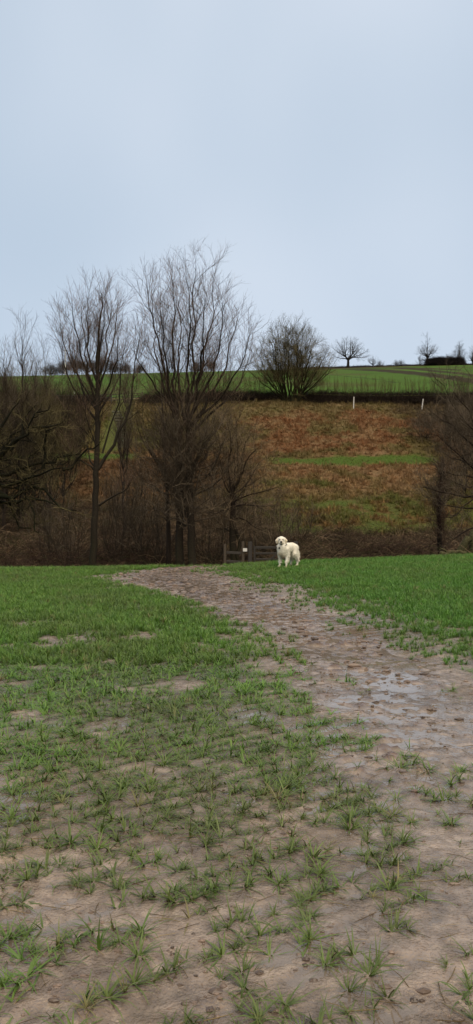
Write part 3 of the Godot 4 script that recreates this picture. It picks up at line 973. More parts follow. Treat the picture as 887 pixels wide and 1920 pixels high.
	# the distant wood behind the left trees, its bark greyed as distance haze
	var wood := [[118, 696, 676, 26, "leftmost rounded tree of the far off wood"], [140, 697, 668, 34, "largest rounded tree of the far off wood"], [165, 697, 672, 34, "rounded tree in the middle of the far off wood, behind the straight trunk"], [190, 697, 670, 32, "rounded tree of the far off wood right of the straight trunk"], [215, 697, 682, 26, "low tree towards the right end of the far off wood"], [236, 697, 686, 22, "rightmost low tree of the far off wood"], [95, 694, 680, 26, "tree of the far off wood behind the slender trees"], [396, 697, 684, 16, "dark rounded bush on the skyline seen through the tallest tree"], [370, 697, 690, 16, "low bush on the skyline seen through the tallest tree"], [262, 697, 690, 18, "low bush on the skyline between the two tall trees"]]
	for e in wood:
		var f := Vector3((e[0] - 443.5) / 1450.0 * 262.0, 0, -262.0)
		f.y = land(f.x, 262.0) - 0.5
		t = thing("distant_tree", e[4], "tree", f)
		grow(t, fan(f, (e[1] - e[2] + 10.0) / 1450.0 * 262.0 + 0.8, e[3] * 1.45 / 1450.0 * 262.0, 0.2, 12, 0.2, 0.55), kind({"n1": 9, "n2": 5, "len1": 0.4, "angle": 0.85, "up": 0.12, "gnarl": 0.15, "spray": "far", "spray_size": 1.2, "spray_n": 2, "thin": 1.7, "bark": Color(0.085, 0.08, 0.078)}), mats.twig_haze)

# ------------------------------------------------------------------ scrub and hedges
func tangle_mesh(stems: int, height: float, width: float, r: float) -> ArrayMesh:
	var b := Buf.new()
	for k in stems:
		var a := rng.randf() * TAU
		var p := Vector3(cos(a), 0, sin(a)) * width * 0.5 * rng.randf()
		a += rng.randf_range(-1.2, 1.2)
		var dir := Vector3(cos(a) * 0.6, 1, sin(a) * 0.6).normalized()
		var n := 6
		var pts := PackedVector3Array([p])
		var l := height * rng.randf_range(0.7, 1.7)
		var droop := rng.randf_range(0.05, 0.42)
		for s in n:
			dir = (dir + Vector3(rng.randf_range(-1, 1), rng.randf_range(-1, 1), rng.randf_range(-1, 1)) * 0.22 + Vector3(cos(a), 0, sin(a)) * 0.12 - Vector3.UP * droop).normalized()
			p += dir * l / n
			pts.append(p)
		b.tube(pts, taper(n + 1, r, r * 0.4), 3)
		for s in 3:
			var i := rng.randi_range(1, n - 1)
			var q := pts[i]
			var e := (dir * 0.4 + Vector3(rng.randf_range(-1, 1), rng.randf_range(-0.3, 1), rng.randf_range(-1, 1))).normalized()
			b.tube(PackedVector3Array([q, q + e * l * 0.12, q + (e + Vector3(0, -0.3, 0)) * l * 0.24]), PackedFloat32Array([r * 0.6, r * 0.5, r * 0.25]), 3)
	return b.mesh()

func make_undergrowth() -> void:
	var meshes := [tangle_mesh(26, 0.9, 1.4, 0.009), tangle_mesh(20, 1.3, 1.2, 0.01), tangle_mesh(30, 0.6, 1.5, 0.009)]
	var where := [[], [], []]
	var tints := [[], [], []]
	for k in 8000:
		var d := 27.3 + 25.0 * pow(rng.randf(), 1.7)
		var x := rng.randf_range(-1, 1) * (0.36 * d + 4.0)
		var thin := sm(41.0, 46.0, d + 3.0 * nz_big.get_noise_2d(x * 6.0, d * 6.0)) if x > 1.5 else sm(54.0, 62.0, d) + 0.35
		if x > 1.5 and x < 11.0:
			thin = maxf(thin, sm(38.0, 42.0, d + 4.0 * nz_big.get_noise_2d(x * 6.0, d * 6.0)))
		if rng.randf() < thin:
			continue
		# the way through to the gate stays open
		if d < 29.5 and x > 0.2 and x < 2.6:
			continue
		var i := rng.randi() % 3
		var s := rng.randf_range(0.6, 1.25)
		if d < 30.0:
			s *= 0.8
		where[i].append(Transform3D(Basis(Vector3.UP, rng.randf() * TAU).scaled(Vector3(s, s * rng.randf_range(0.7, 1.2), s)), Vector3(x, land(x, d) - 0.05, -d)))
		var c := Color(0.036, 0.027, 0.021).lerp(Color(0.35, 0.245, 0.155), pow(rng.randf(), 3.5))
		if rng.randf() < 0.18:
			c = c.lerp(Color(0.075, 0.08, 0.035), 0.7)
		tints[i].append(c)
	var root := stuff_root("bank_undergrowth", "dark tangle of dead bramble and weed stems along the foot of the hillside", "undergrowth")
	for i in 3:
		copies("stems", meshes[i], mats.dry, root, where[i], tints[i])
	# separate bramble mounds; the first is added as dark shade behind the gate
	var big := tangle_mesh(150, 1.5, 2.2, 0.008)
	var big2 := tangle_mesh(130, 1.9, 1.8, 0.008)
	var spots := [[500, 30.2, 0.9, "bramble mound added right behind the wooden gate, coloured dark as the shade there"], [690, 38.0, 1.0, "dark bramble mound on the bank right of the dog"], [775, 35.5, 1.25, "large purple brown bramble mound left of the mossy log"], [740, 38.0, 1.1, "bramble mound low on the bank between the dog and the alder"], [618, 37.0, 0.9, "small bramble mound just right of the dog"], [640, 43.0, 0.9, "bramble patch up the bank behind the dog"], [822, 36.5, 1.3, "bramble mound around the ivy wrapped trunk"], [250, 34.0, 1.3, "bramble mound between the straight trunk and the middle trees"], [215, 37.0, 1.2, "bramble mound right of the straight dark trunk"], [130, 33.0, 1.3, "bramble mound left of the straight dark trunk"], [70, 33.5, 1.4, "dark bramble mound under the oak limbs"], [15, 34.0, 1.4, "dark bramble mound in the left corner of the bank"], [400, 34.0, 1.1, "bramble mound between the middle trees and the spreading tree"], [280, 40.0, 1.3, "bramble mound on the slope behind the slim dark trunk"]]
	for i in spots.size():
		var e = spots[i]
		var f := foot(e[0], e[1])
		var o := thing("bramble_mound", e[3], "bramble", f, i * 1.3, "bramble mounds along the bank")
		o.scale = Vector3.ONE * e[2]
		part("stems", big if i % 2 == 0 else big2, mats.bramble if i > 0 else mats.shadestem, o)
	# fresh green weeds at the field edge
	var w := thing("weed_clump", "fresh green clump of leafy weeds at the field edge before the middle trees", "plant", Vector3((326 - 443.5) / 1450.0 * 23.3, field_macro(-1.9, 23.3) - 0.02, -23.3))
	var leaf := blade_tuft(60, 0.16, 0.34, 0.035, 1.3, 4)
	var green := plain(Color(0.075, 0.14, 0.03), 0.6)
	for k in 5:
		var m := part("leaves", leaf, green, w, Vector3(-0.55 + k * 0.27 + rng.randf_range(-0.05, 0.05), 0, rng.randf_range(-0.15, 0.15)))
		m.rotation.y = k * 1.7
		m.scale = Vector3.ONE * [0.6, 0.75, 0.9, 1.05, 0.85][k]
	# pale dead grass along the crest of the field
	var pale := []
	var pc := []
	for k in 900:
		var x := rng.randf_range(-11, 2.0)
		var d := 22.6 + rng.randf() * 2.0 + clampf(x, -2.0, 9.0) * 0.36
		if nz_mid.get_noise_2d(x * 0.6, 3.0) + rng.randf_range(-0.3, 0.3) < 0.0:
			continue
		var s := rng.randf_range(0.2, 0.5)
		pale.append(Transform3D(Basis(Vector3.UP, rng.randf() * TAU).scaled(Vector3(s, s * 0.6, s)), Vector3(x, field_macro(x, d) - 0.01, -d)))
		pc.append(Color(0.24, 0.21, 0.1).lerp(Color(0.1, 0.13, 0.04), rng.randf()))
	var pr := stuff_root("edge_grass", "pale dead grass along the far edge of the field", "grass")
	copies("blades", blade_tuft(20, 0.2, 0.45, 0.012, 1.3, 3), mats.dry, pr, pale, pc)

func make_hedges() -> void:
	sprays.whip = spray_mesh(5, 1.3, 0.011, 0.35, 0.07)
	# laid hedge across the hill, in lengths one can tell apart by what they pass
	var runs := [[-60.0, -16.5, "dark laid hedge along the top of the hillside, left of the upper gate"], [-10.5, 4.5, "dark laid hedge between the upper gate and the round bush"], [8.5, 24.0, "dark laid hedge behind the two white posts"], [24.0, 60.0, "dark laid hedge running out of view on the right"]]
	for e in runs:
		var h := thing("hedge", e[2], "hedge", Vector3((e[0] + e[1]) / 2, land((e[0] + e[1]) / 2, 94.5), -94.5))
		var body := []
		var whips := []
		var n := int((e[1] - e[0]) * 22.0)
		for k in n:
			var x := rng.randf_range(e[0], e[1])
			var d := (94.5 if k % 3 > 0 else 92.0) + rng.randfn(0.0, 0.4)
			var s := rng.randf_range(0.8, 1.25)
			body.append(Transform3D(Basis(Vector3.UP, rng.randf() * TAU).scaled(Vector3(s, s * 0.95, s)), Vector3(x, land(x, d) - 0.1, -d) - h.position))
			if rng.randf() < 0.6:
				var wx := rng.randf_range(e[0], e[1])
				put_spray(whips, Vector3(wx, land(wx, d) + rng.randf_range(0.4, 1.2), -d) - h.position, Vector3(rng.randf_range(-0.15, 0.15), 1, rng.randf_range(-0.15, 0.15)).normalized(), rng.randf_range(0.8, 1.6))
		copies("laid_stems", tangle_mesh(60, 1.0, 1.6, 0.014), plain(Color(0.035, 0.026, 0.021), 0.9), h, body)
		copies("upright_twigs", sprays.whip, mats.twig_olive, h, whips)
	# the clipped dark block on the skyline
	var c := Vector3((834 - 443.5) / 1450.0 * 250.0, 0, -250.0)
	c.y = land(c.x, 250.0)
	var o := thing("hedge_block", "dark squared block of hedge on the skyline between two bare trees", "hedge", c)
	var list := []
	for k in 420:
		var s := rng.randf_range(1.0, 1.5)
		var p := Vector3(rng.randf_range(-4.2, 4.2), rng.randf_range(-0.2, 0.9), rng.randf_range(-1.5, 1.5))
		list.append(Transform3D(Basis(Vector3.UP, rng.randf() * TAU).scaled(Vector3(s, s * 1.1, s)), p))
	copies("dense_stems", tangle_mesh(70, 1.3, 1.8, 0.03), plain(Color(0.03, 0.026, 0.026), 0.9), o, list)
	# low dark field edge along the skyline
	var sk := thing("skyline_hedge", "thin dark low hedge drawn along the skyline of the ploughed field", "hedge", Vector3(45, land(45, 258), -258))
	list = []
	for k in 900:
		var x := rng.randf_range(20, 95)
		var d := 258.0 + rng.randf_range(-1, 1)
		list.append(Transform3D(Basis(Vector3.UP, rng.randf() * TAU).scaled(Vector3.ONE * rng.randf_range(0.5, 0.9)), Vector3(x, land(x, d) - 0.2, -d) - sk.position))
	copies("dense_stems", tangle_mesh(40, 1.0, 1.8, 0.03), plain(Color(0.05, 0.042, 0.042), 0.9), sk, list)

# ------------------------------------------------------------------ gates, posts, steps
func bar(called: String, p: Vector3, q: Vector3, w: float, h: float, mat: Material, parent: Node3D) -> MeshInstance3D:
	var b := Buf.new()
	b.beam(p, q, w, h, Vector3.UP if absf((q - p).normalized().y) < 0.9 else Vector3.FORWARD)
	return part(called, b.mesh(), mat, parent)

func make_gate(called: String, label: String, at_: Vector3, turn: float, width: float, height: float, rails: int, mat: Material, posts: Material) -> Node3D:
	var g := thing(called, label, "gate", at_, turn)
	for s in [0.0, 1.0]:
		bar("gate_post", Vector3(width * s + (s * 2 - 1) * 0.12, -0.4, 0), Vector3(width * s + (s * 2 - 1) * 0.12, height + 0.16, 0), 0.15, 0.15, posts, g)
	for s in [0.0, 1.0]:
		bar("stile", Vector3(width * s + (0.5 - s) * 0.09, 0.1, 0), Vector3(width * s + (0.5 - s) * 0.09, height, 0), 0.08, 0.06, mat, g)
	for k in rails:
		var t := float(k) / (rails - 1)
		var y := lerpf(0.14, height - 0.05, pow(t, 0.85))
		bar("rail", Vector3(0.09, y, 0.0), Vector3(width - 0.09, y, 0.0), 0.035, 0.09 if k == rails - 1 else 0.075, mat, g)
	bar("brace", Vector3(0.1, 0.2, 0.036), Vector3(width * 0.72, height - 0.12, 0.036), 0.03, 0.07, mat, g)
	bar("brace", Vector3(width - 0.1, 0.2, 0.036), Vector3(width * 0.74, height - 0.12, 0.036), 0.03, 0.07, mat, g)
	return g

func make_furniture() -> void:
	# gate behind the dog
	var d := 28.6
	var gp := Vector3((475 - 443.5) / 1450.0 * d, 0, -d)
	gp.y = 1.6 - 64.0 / 1450.0 * d - 1.18
	var wet := plain(Color(0.04, 0.034, 0.028), 0.35)
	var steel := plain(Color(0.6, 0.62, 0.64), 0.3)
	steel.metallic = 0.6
	make_gate("field_gate", "dark wet wooden gate behind the dog", gp, -0.06, 1.45, 1.18, 5, wet, mats.darkwood)
	var gate := get_node("field_gate")
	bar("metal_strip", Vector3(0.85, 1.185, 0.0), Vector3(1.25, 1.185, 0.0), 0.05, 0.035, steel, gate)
	# short fence and sign to its left
	var f := thing("fence_panel", "short dark rail fence between the gate and the spreading tree", "fence", Vector3(gp.x - 0.5, gp.y, -d))
	for x in [-0.55, 0.12]:
		bar("fence_post", Vector3(x, -0.4, 0), Vector3(x, 1.25 if x < 0 else 1.36, 0), 0.1, 0.1, mats.wood, f)
	for y in [0.3, 0.62, 0.95]:
		bar("rail", Vector3(-0.49, y, 0.012), Vector3(0.06, y - 0.03, 0.012), 0.035, 0.09, mats.darkwood, f)
	var sg := thing("notice", "small white notice fixed to the fence left of the gate", "sign", at(459.5, 1031, d - 0.12))
	var sb := Buf.new()
	sb.beam(Vector3(-0.075, 0, 0), Vector3(0.075, 0, 0), 0.012, 0.12)
	part("board", sb.mesh(), mats.white, sg)
	# upper gate and rail fence on the hill
	var ug := on_land(240, 756)
	make_gate("upper_gate", "weathered five bar gate at the top of the hillside steps", ug, 0.1, 1.55, 1.2, 5, mats.wood, mats.wood)
	var rf := thing("rail_fence", "dark post and rail fence along the hedge left of the upper gate", "fence", Vector3(ug.x - 0.3, ug.y, ug.z))
	for k in 7:
		var x := -0.1 - k * 1.55
		var y := land(ug.x - 0.3 + x, -ug.z) - ug.y
		bar("fence_post", Vector3(x, y - 0.3, 0), Vector3(x, y + 1.25, 0), 0.11, 0.11, mats.darkwood, rf)
		if k < 6:
			var y2 := land(ug.x - 0.3 + x - 1.55, -ug.z) - ug.y
			for h in [0.45, 0.8, 1.12]:
				bar("rail", Vector3(x - 0.07, y + h, 0.0), Vector3(x - 1.48, y2 + h, 0.0), 0.04, 0.09, mats.darkwood, rf)
	# mossy rail under the right hand hedge
	var mr := thing("hedge_rail", "thin mossy rail fence along the foot of the hedge behind the white posts", "fence", Vector3(8.5, land(8.5, 92.6), -92.6))
	var moss := plain(Color(0.14, 0.15, 0.06), 0.85)
	for k in 11:
		var x := k * 1.9
		var y := land(8.5 + x, 92.6) - mr.position.y
		bar("fence_post", Vector3(x, y - 0.3, 0), Vector3(x, y + 0.95, 0), 0.09, 0.09, mats.darkwood, mr)
		if k < 10:
			var y2 := land(8.5 + x + 1.9, 92.6) - mr.position.y
			bar("rail", Vector3(x + 0.05, y + 0.72, 0), Vector3(x + 1.85, y2 + 0.72, 0), 0.05, 0.07, moss, mr)
	# white posts
	for e in [[663, 766, 744, "white plastic tree tube, left of two standing below the hedge", 0.02], [791, 768, 748, "leaning white plastic tree tube, right of two standing below the hedge", 0.12], [139, 745, 734, "small white marker post before the rail fence on the left", 0.0]]:
		var p := on_land(e[0], e[1])
		var o := thing("white_post", e[3], "post", p)
		o.rotation.z = -e[4]
		var h: float = (e[1] - e[2]) / 1450.0 * -p.z
		var b := Buf.new()
		b.tube(PackedVector3Array([Vector3(0, -0.15, 0), Vector3(0, h * 0.5, 0), Vector3(0.01, h, 0)]), PackedFloat32Array([0.058, 0.058, 0.054]), 10, true)
		part("tube", b.mesh(), mats.white, o)
		var s := Buf.new()
		s.beam(Vector3(0.1, -0.3, 0.02), Vector3(0.1, h * 0.86, 0.02), 0.03, 0.03, Vector3.FORWARD)
		part("stake", s.mesh(), mats.wood, o)
	# pole far off on the left
	var pb := Vector3((122.5 - 443.5) / 1450.0 * 240.0, 0, -240.0)
	pb.y = land(pb.x, 240.0)
	var po := thing("pole", "thin pale pole in front of the far off wood on the left", "pole", pb)
	var pbuf := Buf.new()
	pbuf.tube(PackedVector3Array([Vector3(0, -0.5, 0), Vector3(0, 4, 0), Vector3(0, 8.2, 0)]), PackedFloat32Array([0.16, 0.14, 0.1]), 8, true)
	part("shaft", pbuf.mesh(), mats.white, po)
	var pc := Buf.new()
	pc.beam(Vector3(-0.7, 7.6, 0), Vector3(0.7, 7.6, 0), 0.1, 0.12)
	part("crossarm", pc.mesh(), mats.wood, po)
	# steps cut into the slope
	var s0 := on_land(218, 772)
	var st := thing("hillside_steps", "flight of pale worn steps climbing the hillside towards the upper gate", "steps", s0)
	for k in 13:
		var t := k / 12.0
		var p := on_land(218.0 + 3.0 * sin(t * 5.0) + t * 17.0, 774.0 + 66.0 * t) - s0
		var b := Buf.new()
		var w := 0.42 + 0.12 * rng.randf()
		var yaw := rng.randf_range(-0.12, 0.12)
		var y0 := 0.1
		b.beam(p + Vector3(-w, y0, yaw), p + Vector3(w, y0 + rng.randf_range(-0.03, 0.03), -yaw), 0.34, 0.2)
		part("step", b.mesh(), mats.stone, st)
	# fallen log and mossy boulder at the right
	var lg := thing("fallen_log", "pale mossy fallen log on the bank at the right edge", "log", at(842, 1037, 27.6))
	var lb := Buf.new()
	lb.tube(bez(Vector3(-0.32, 0, 0), Vector3(1, 0.1, 0), Vector3(0.6, 0.02, 0.1), Vector3(1, 0, 0), 9, 0.5), taper(10, 0.085, 0.06), 9, true)
	part("trunk", lb.mesh(), mats.lichen, lg)
	var lb2 := Buf.new()
	lb2.tube(bez(Vector3(-0.1, 0.05, 0), Vector3(-0.5, 1, 0), Vector3(-0.35, 0.2, 0.05), Vector3(-0.5, 0.4, 0), 4, 0.1), taper(5, 0.04, 0.02), 6, true)
	part("stub", lb2.mesh(), mats.lichen, lg)
	var sf := at(872, 1044, 28.4)
	var su := thing("mossy_stump", "leaning mossy trunk base with pale lichen at the right edge of the bank", "stump", sf)
	for e in [[Vector3(-0.1, -0.3, 0), Vector3(-0.25, 1, 0), Vector3(0.1, 0.72, 0.1), Vector3(1, 0.7, 0), 0.24, 0.12], [Vector3(0.18, -0.3, 0.05), Vector3(0.2, 1, 0), Vector3(0.5, 1.0, 0.0), Vector3(0.8, 1, 0), 0.24, 0.14]]:
		var cb := Buf.new()
		cb.tube(bez(e[0], e[1], e[2], e[3], 9, 0.25), taper(10, e[4], e[5]), 11, true)
		for q in cb.v.size():
			cb.v[q] += cb.n[q] * 0.13 * nz_mid.get_noise_3dv(cb.v[q] * 4.0)
		part("stem", cb.mesh(), mats.lichen, su)

# ------------------------------------------------------------------ dog
# capsule chains joined by a smooth minimum and meshed as surface nets
func net(bones: Array, lo: Vector3, hi: Vector3, cell: float, blend: float, shade: Callable) -> ArrayMesh:
	var nx := int((hi.x - lo.x) / cell) + 1
	var ny := int((hi.y - lo.y) / cell) + 1
	var nz := int((hi.z - lo.z) / cell) + 1
	var sum := PackedFloat32Array()
	sum.resize(nx * ny * nz)
	for b in bones:
		var p: Vector3 = b[0]
		var q: Vector3 = b[1]
		var rp: float = b[2]
		var rq: float = b[3]
		var squash: Vector3 = b[4] if b.size() > 4 else Vector3.ONE
		var m := maxf(rp, rq) * maxf(squash.x, maxf(squash.y, squash.z)) + 5.0 / blend
		var a := ((Vector3(minf(p.x, q.x), minf(p.y, q.y), minf(p.z, q.z)) - Vector3.ONE * m - lo) / cell).floor()
		var e := ((Vector3(maxf(p.x, q.x), maxf(p.y, q.y), maxf(p.z, q.z)) + Vector3.ONE * m - lo) / cell).ceil()
		var pq := (q - p) / squash
		var l2 := maxf(pq.length_squared(), 1e-9)
		for z in range(maxi(int(a.z), 0), mini(int(e.z), nz - 1) + 1):
			for y in range(maxi(int(a.y), 0), mini(int(e.y), ny - 1) + 1):
				for x in range(maxi(int(a.x), 0), mini(int(e.x), nx - 1) + 1):
					var w := (lo + Vector3(x, y, z) * cell - p) / squash
					var t := clampf(w.dot(pq) / l2, 0.0, 1.0)
					var dist := (w - pq * t).length() - lerpf(rp, rq, t)
					sum[x + nx * (y + ny * z)] += exp(-blend * clampf(dist, -0.3, 1.0))
	var f := PackedFloat32Array()
	f.resize(sum.size())
	for k in sum.size():
		f[k] = -log(maxf(sum[k], 1e-6)) / blend
	var ids := PackedInt32Array()
	ids.resize(sum.size())
	ids.fill(-1)
	var out := Buf.new()
	out.colored = true
	var sy := nx
	var sz := nx * ny
	var corners := [0, 1, sy, sy + 1, sz, sz + 1, sz + sy, sz + sy + 1]
	for z in nz - 1:
		for y in ny - 1:
			for x in nx - 1:
				var k := x + nx * (y + ny * z)
				var inside := 0
				for c in corners:
					if f[k + c] < 0.0:
						inside += 1
				if inside == 0 or inside == 8:
					continue
				var acc := Vector3.ZERO
				var cnt := 0
				for ea in 8:
					for bit in [1, 2, 4]:
						if ea & bit:
							continue
						var eb: int = ea | bit
						var fa := f[k + corners[ea]]
						var fb := f[k + corners[eb]]
						if (fa < 0.0) != (fb < 0.0):
							var t := fa / (fa - fb)
							var va := Vector3(ea & 1, (ea >> 1) & 1, (ea >> 2) & 1)
							var vb := Vector3(eb & 1, (eb >> 1) & 1, (eb >> 2) & 1)
							acc += va.lerp(vb, t)
							cnt += 1
				var pos := lo + (Vector3(x, y, z) + acc / cnt) * cell
				var g := Vector3(f[k + 1] - f[k], f[k + sy] - f[k], f[k + sz] - f[k]).normalized()
				ids[k] = out.v.size()
				out.v.append(pos + g * 0.35 * cell * nz_fine.get_noise_3d(pos.x * 30.0, pos.y * 12.0, pos.z * 30.0))
				out.n.append(g)
				out.c.append(shade.call(pos))
	for z in range(1, nz - 1):
		for y in range(1, ny - 1):
			for x in range(1, nx - 1):
				var k := x + nx * (y + ny * z)
				var s := f[k] < 0.0
				if s != (f[k + 1] < 0.0):
					face(out, ids[k - sy - sz], ids[k - sz], ids[k], ids[k - sy], s)
				if s != (f[k + sy] < 0.0):
					face(out, ids[k - 1 - sz], ids[k - 1], ids[k], ids[k - sz], s)
				if s != (f[k + sz] < 0.0):
					face(out, ids[k - 1 - sy], ids[k - sy], ids[k], ids[k - 1], s)
	return out.mesh()

func face(o: Buf, a: int, b: int, c: int, d: int, s: bool) -> void:
	if a < 0 or b < 0 or c < 0 or d < 0:
		return
	if s:
		o.i.append_array([a, c, b, a, d, c])
	else:
		o.i.append_array([a, b, c, a, c, d])

func front_of(m: ArrayMesh, x: float, y: float) -> float:
	var z := -9.0
	for v in m.surface_get_arrays(0)[Mesh.ARRAY_VERTEX]:
		if absf(v.x - x) < 0.007 and absf(v.y - y) < 0.007:
			z = maxf(z, v.z)
	return z

func make_dog() -> void:
	var d := 20.6
	var pos := Vector3((538.0 - 443.5) / 1450.0 * d, 0, -d)
	pos.y = 1.6 - 101.0 / 1450.0 * d
	pos.y = minf(pos.y, field_macro(pos.x, d) - 0.005)
	var yaw := -0.6
	var dog := thing("dog", "cream coated retriever dog standing on the green crest, looking at the viewer", "dog", pos, yaw)
	var bones := []
	bones.append([Vector3(0, 0.555, -0.27), Vector3(0, 0.54, -0.05), 0.112, 0.12])
	bones.append([Vector3(0, 0.54, -0.05), Vector3(0, 0.515, 0.2), 0.122, 0.132])
	bones.append([Vector3(0, 0.47, 0.0), Vector3(0, 0.425, 0.2), 0.09, 0.108])
	bones.append([Vector3(0, 0.47, 0.26), Vector3(0, 0.56, 0.27), 0.11, 0.12])
	bones.append([Vector3(0, 0.58, 0.22), Vector3(0, 0.73, 0.27), 0.125, 0.09])
	for s in [-1.0, 1.0]:
		var fx: float = 0.115 * s
		var fo: float = 0.02 * s
		bones.append([Vector3(0.105 * s, 0.5, 0.2), Vector3(fx, 0.34, 0.17), 0.072, 0.044])
		bones.append([Vector3(fx, 0.34, 0.17), Vector3(fx, 0.18, 0.19 + fo), 0.042, 0.029])
		bones.append([Vector3(fx, 0.18, 0.19 + fo), Vector3(fx, 0.06, 0.2 + fo), 0.028, 0.024])
		bones.append([Vector3(fx, 0.04, 0.205 + fo), Vector3(fx, 0.034, 0.245 + fo), 0.03, 0.028])
		for toe in [-1.0, 0.0, 1.0]:
			bones.append([Vector3(fx + toe * 0.02, 0.03, 0.245 + fo), Vector3(fx + toe * 0.024, 0.022, 0.268 + fo), 0.016, 0.015])
		# fringe behind the foreleg
		bones.append([Vector3(fx, 0.32, 0.14), Vector3(fx, 0.2, 0.155), 0.026, 0.014])
		var hz: float = -0.06 if s < 0 else 0.0
		var hx: float = 0.115 * s
		bones.append([Vector3(0.085 * s, 0.53, -0.27), Vector3(hx, 0.37, -0.2 + hz), 0.1, 0.07])
		bones.append([Vector3(hx, 0.37, -0.2 + hz), Vector3(hx, 0.2, -0.37 + hz), 0.064, 0.033])
		bones.append([Vector3(hx, 0.2, -0.375 + hz), Vector3(hx, 0.06, -0.35 + hz), 0.03, 0.025])
		bones.append([Vector3(hx, 0.038, -0.345 + hz), Vector3(hx, 0.034, -0.3 + hz), 0.037, 0.033])
		for toe in [-1.0, 0.0, 1.0]:
			bones.append([Vector3(hx + toe * 0.02, 0.03, -0.3 + hz), Vector3(hx + toe * 0.023, 0.022, -0.277 + hz), 0.016, 0.014])
		bones.append([Vector3(hx, 0.42, -0.36), Vector3(hx, 0.27, -0.37 + hz), 0.045, 0.022])
	bones.append([Vector3(0, 0.56, -0.38), Vector3(0.01, 0.46, -0.47), 0.045, 0.045])
	bones.append([Vector3(0.01, 0.46, -0.47), Vector3(0.02, 0.3, -0.52), 0.05, 0.05])
	bones.append([Vector3(0.02, 0.3, -0.52), Vector3(0.02, 0.2, -0.51), 0.045, 0.02])
	var coat := func(p: Vector3) -> Color:
		var c := Color(0.83, 0.79, 0.69)
		c = c.lerp(Color(0.5, 0.36, 0.21), 0.55 * sm(0.46, 0.36, p.y) * sm(0.1, 0.02, absf(p.x)))  # shade under the belly and inside the legs, painted brown
		c = c.lerp(Color(0.58, 0.44, 0.28), 0.5 * sm(-0.1, -0.3, p.z) * sm(0.6, 0.66, p.y))
		c = c.lerp(Color(0.42, 0.3, 0.18), 0.75 * sm(0.13, 0.02, p.y))
		c = c * (1.0 + 0.14 * nz_fine.get_noise_3d(p.x * 26.0, p.y * 8.0, p.z * 26.0))
		c.a = 1.0
		return c
	var body := net(bones, Vector3(-0.26, -0.02, -0.62), Vector3(0.26, 0.86, 0.42), 0.0115, 85.0, coat)
	part("body", body, mats.fur, dog)
	var lock := blade_tuft(7, 0.025, 0.05, 0.006, 0.7, 2)
	var locks := []
	var arr := body.surface_get_arrays(0)
	for q in range(0, arr[Mesh.ARRAY_VERTEX].size(), 5):
		var p: Vector3 = arr[Mesh.ARRAY_VERTEX][q]
		var nn: Vector3 = arr[Mesh.ARRAY_NORMAL][q]
		if p.y < 0.16 or nn.y > 0.93:
			continue
		var dir := (nn * 0.55 + Vector3(0, -0.75, -0.35) + Vector3(rng.randf_range(-1, 1), 0, rng.randf_range(-1, 1)) * 0.2).normalized()
		var s := rng.randf_range(0.6, 1.0) * (1.3 if p.y < 0.42 else 0.9)
		var x := dir.cross(Vector3(0.3, 0.2, 0.9)).normalized()
		locks.append([Transform3D(Basis(x * s, dir * s, x.cross(dir) * s), p - nn * 0.006), coat.call(p) * rng.randf_range(0.85, 1.1)])
	copies("fur", lock, mats.fur, dog, locks.map(func(l): return l[0]), locks.map(func(l): return l[1]))
	# head, turned from the body to face the viewer
	var head := Node3D.new()
	head.name = "head"
	dog.add_child(head)
	head.position = Vector3(0, 0.75, 0.285)
	head.scale = Vector3.ONE * 1.05
	head.rotation = Vector3(0.0, -yaw - 0.07, 0)
	var hb := []
	hb.append([Vector3(0, 0.015, 0.0), Vector3(0, 0.0, 0.05), 0.078, 0.066, Vector3(1.12, 1.0, 1.0)])
	hb.append([Vector3(0, -0.06, -0.03), Vector3(0, -0.01, 0.0), 0.075, 0.075, Vector3(1.1, 1, 1)])
	hb.append([Vector3(0, -0.045, 0.06), Vector3(0, -0.06, 0.128), 0.05, 0.037])
	hb.append([Vector3(0, -0.082, 0.05), Vector3(0, -0.09, 0.11), 0.036, 0.026])
	for s in [-1.0, 1.0]:
		hb.append([Vector3(0.042 * s, -0.06, 0.035), Vector3(0.028 * s, -0.07, 0.112), 0.034, 0.026])
		hb.append([Vector3(0.03 * s, 0.04, 0.055), Vector3(0.034 * s, 0.036, 0.062), 0.02, 0.02])
		hb.append([Vector3(0.083 * s, 0.036, -0.005), Vector3(0.118 * s, -0.02, 0.004), 0.026, 0.03])
		hb.append([Vector3(0.118 * s, -0.02, 0.004), Vector3(0.112 * s, -0.075, 0.014), 0.032, 0.021])
	var face_coat := func(p: Vector3) -> Color:
		var c := Color(0.83, 0.79, 0.69)
		c = c.lerp(Color(0.66, 0.54, 0.38), 0.6 * sm(0.085, 0.105, absf(p.x)))
		c = c.lerp(Color(0.66, 0.56, 0.42), 0.5 * sm(0.02, -0.05, p.y))
		c = c.lerp(Color(0.03, 0.026, 0.024), sm(0.024, 0.012, absf(p.x)) * sm(-0.088, -0.094, p.y) * sm(0.09, 0.11, p.z))
		c = c * (1.0 + 0.1 * nz_fine.get_noise_3d(p.x * 40.0, p.y * 15.0, p.z * 40.0))
		c.a = 1.0
		return c
	var skull := net(hb, Vector3(-0.18, -0.17, -0.13), Vector3(0.18, 0.13, 0.2), 0.006, 150.0, face_coat)
	part("skull", skull, mats.fur, head)
	var ball := SphereMesh.new()
	ball.radius = 0.5
	ball.height = 1.0
	ball.radial_segments = 16
	ball.rings = 10
	for s in [-1.0, 1.0]:
		var e := part("eye", ball, mats.nose, head, Vector3(0.04 * s, 0.016, front_of(skull, 0.04 * s, 0.016) - 0.001))
		e.scale = Vector3(0.03, 0.026, 0.02)
	var n := part("nose", ball, mats.nose, head, Vector3(0, -0.043, front_of(skull, 0, -0.045) - 0.001))
	n.scale = Vector3(0.062, 0.052, 0.036)
	var mo := part("mouth", ball, mats.nose, head, Vector3(0, -0.098, front_of(skull, 0, -0.096) - 0.004))
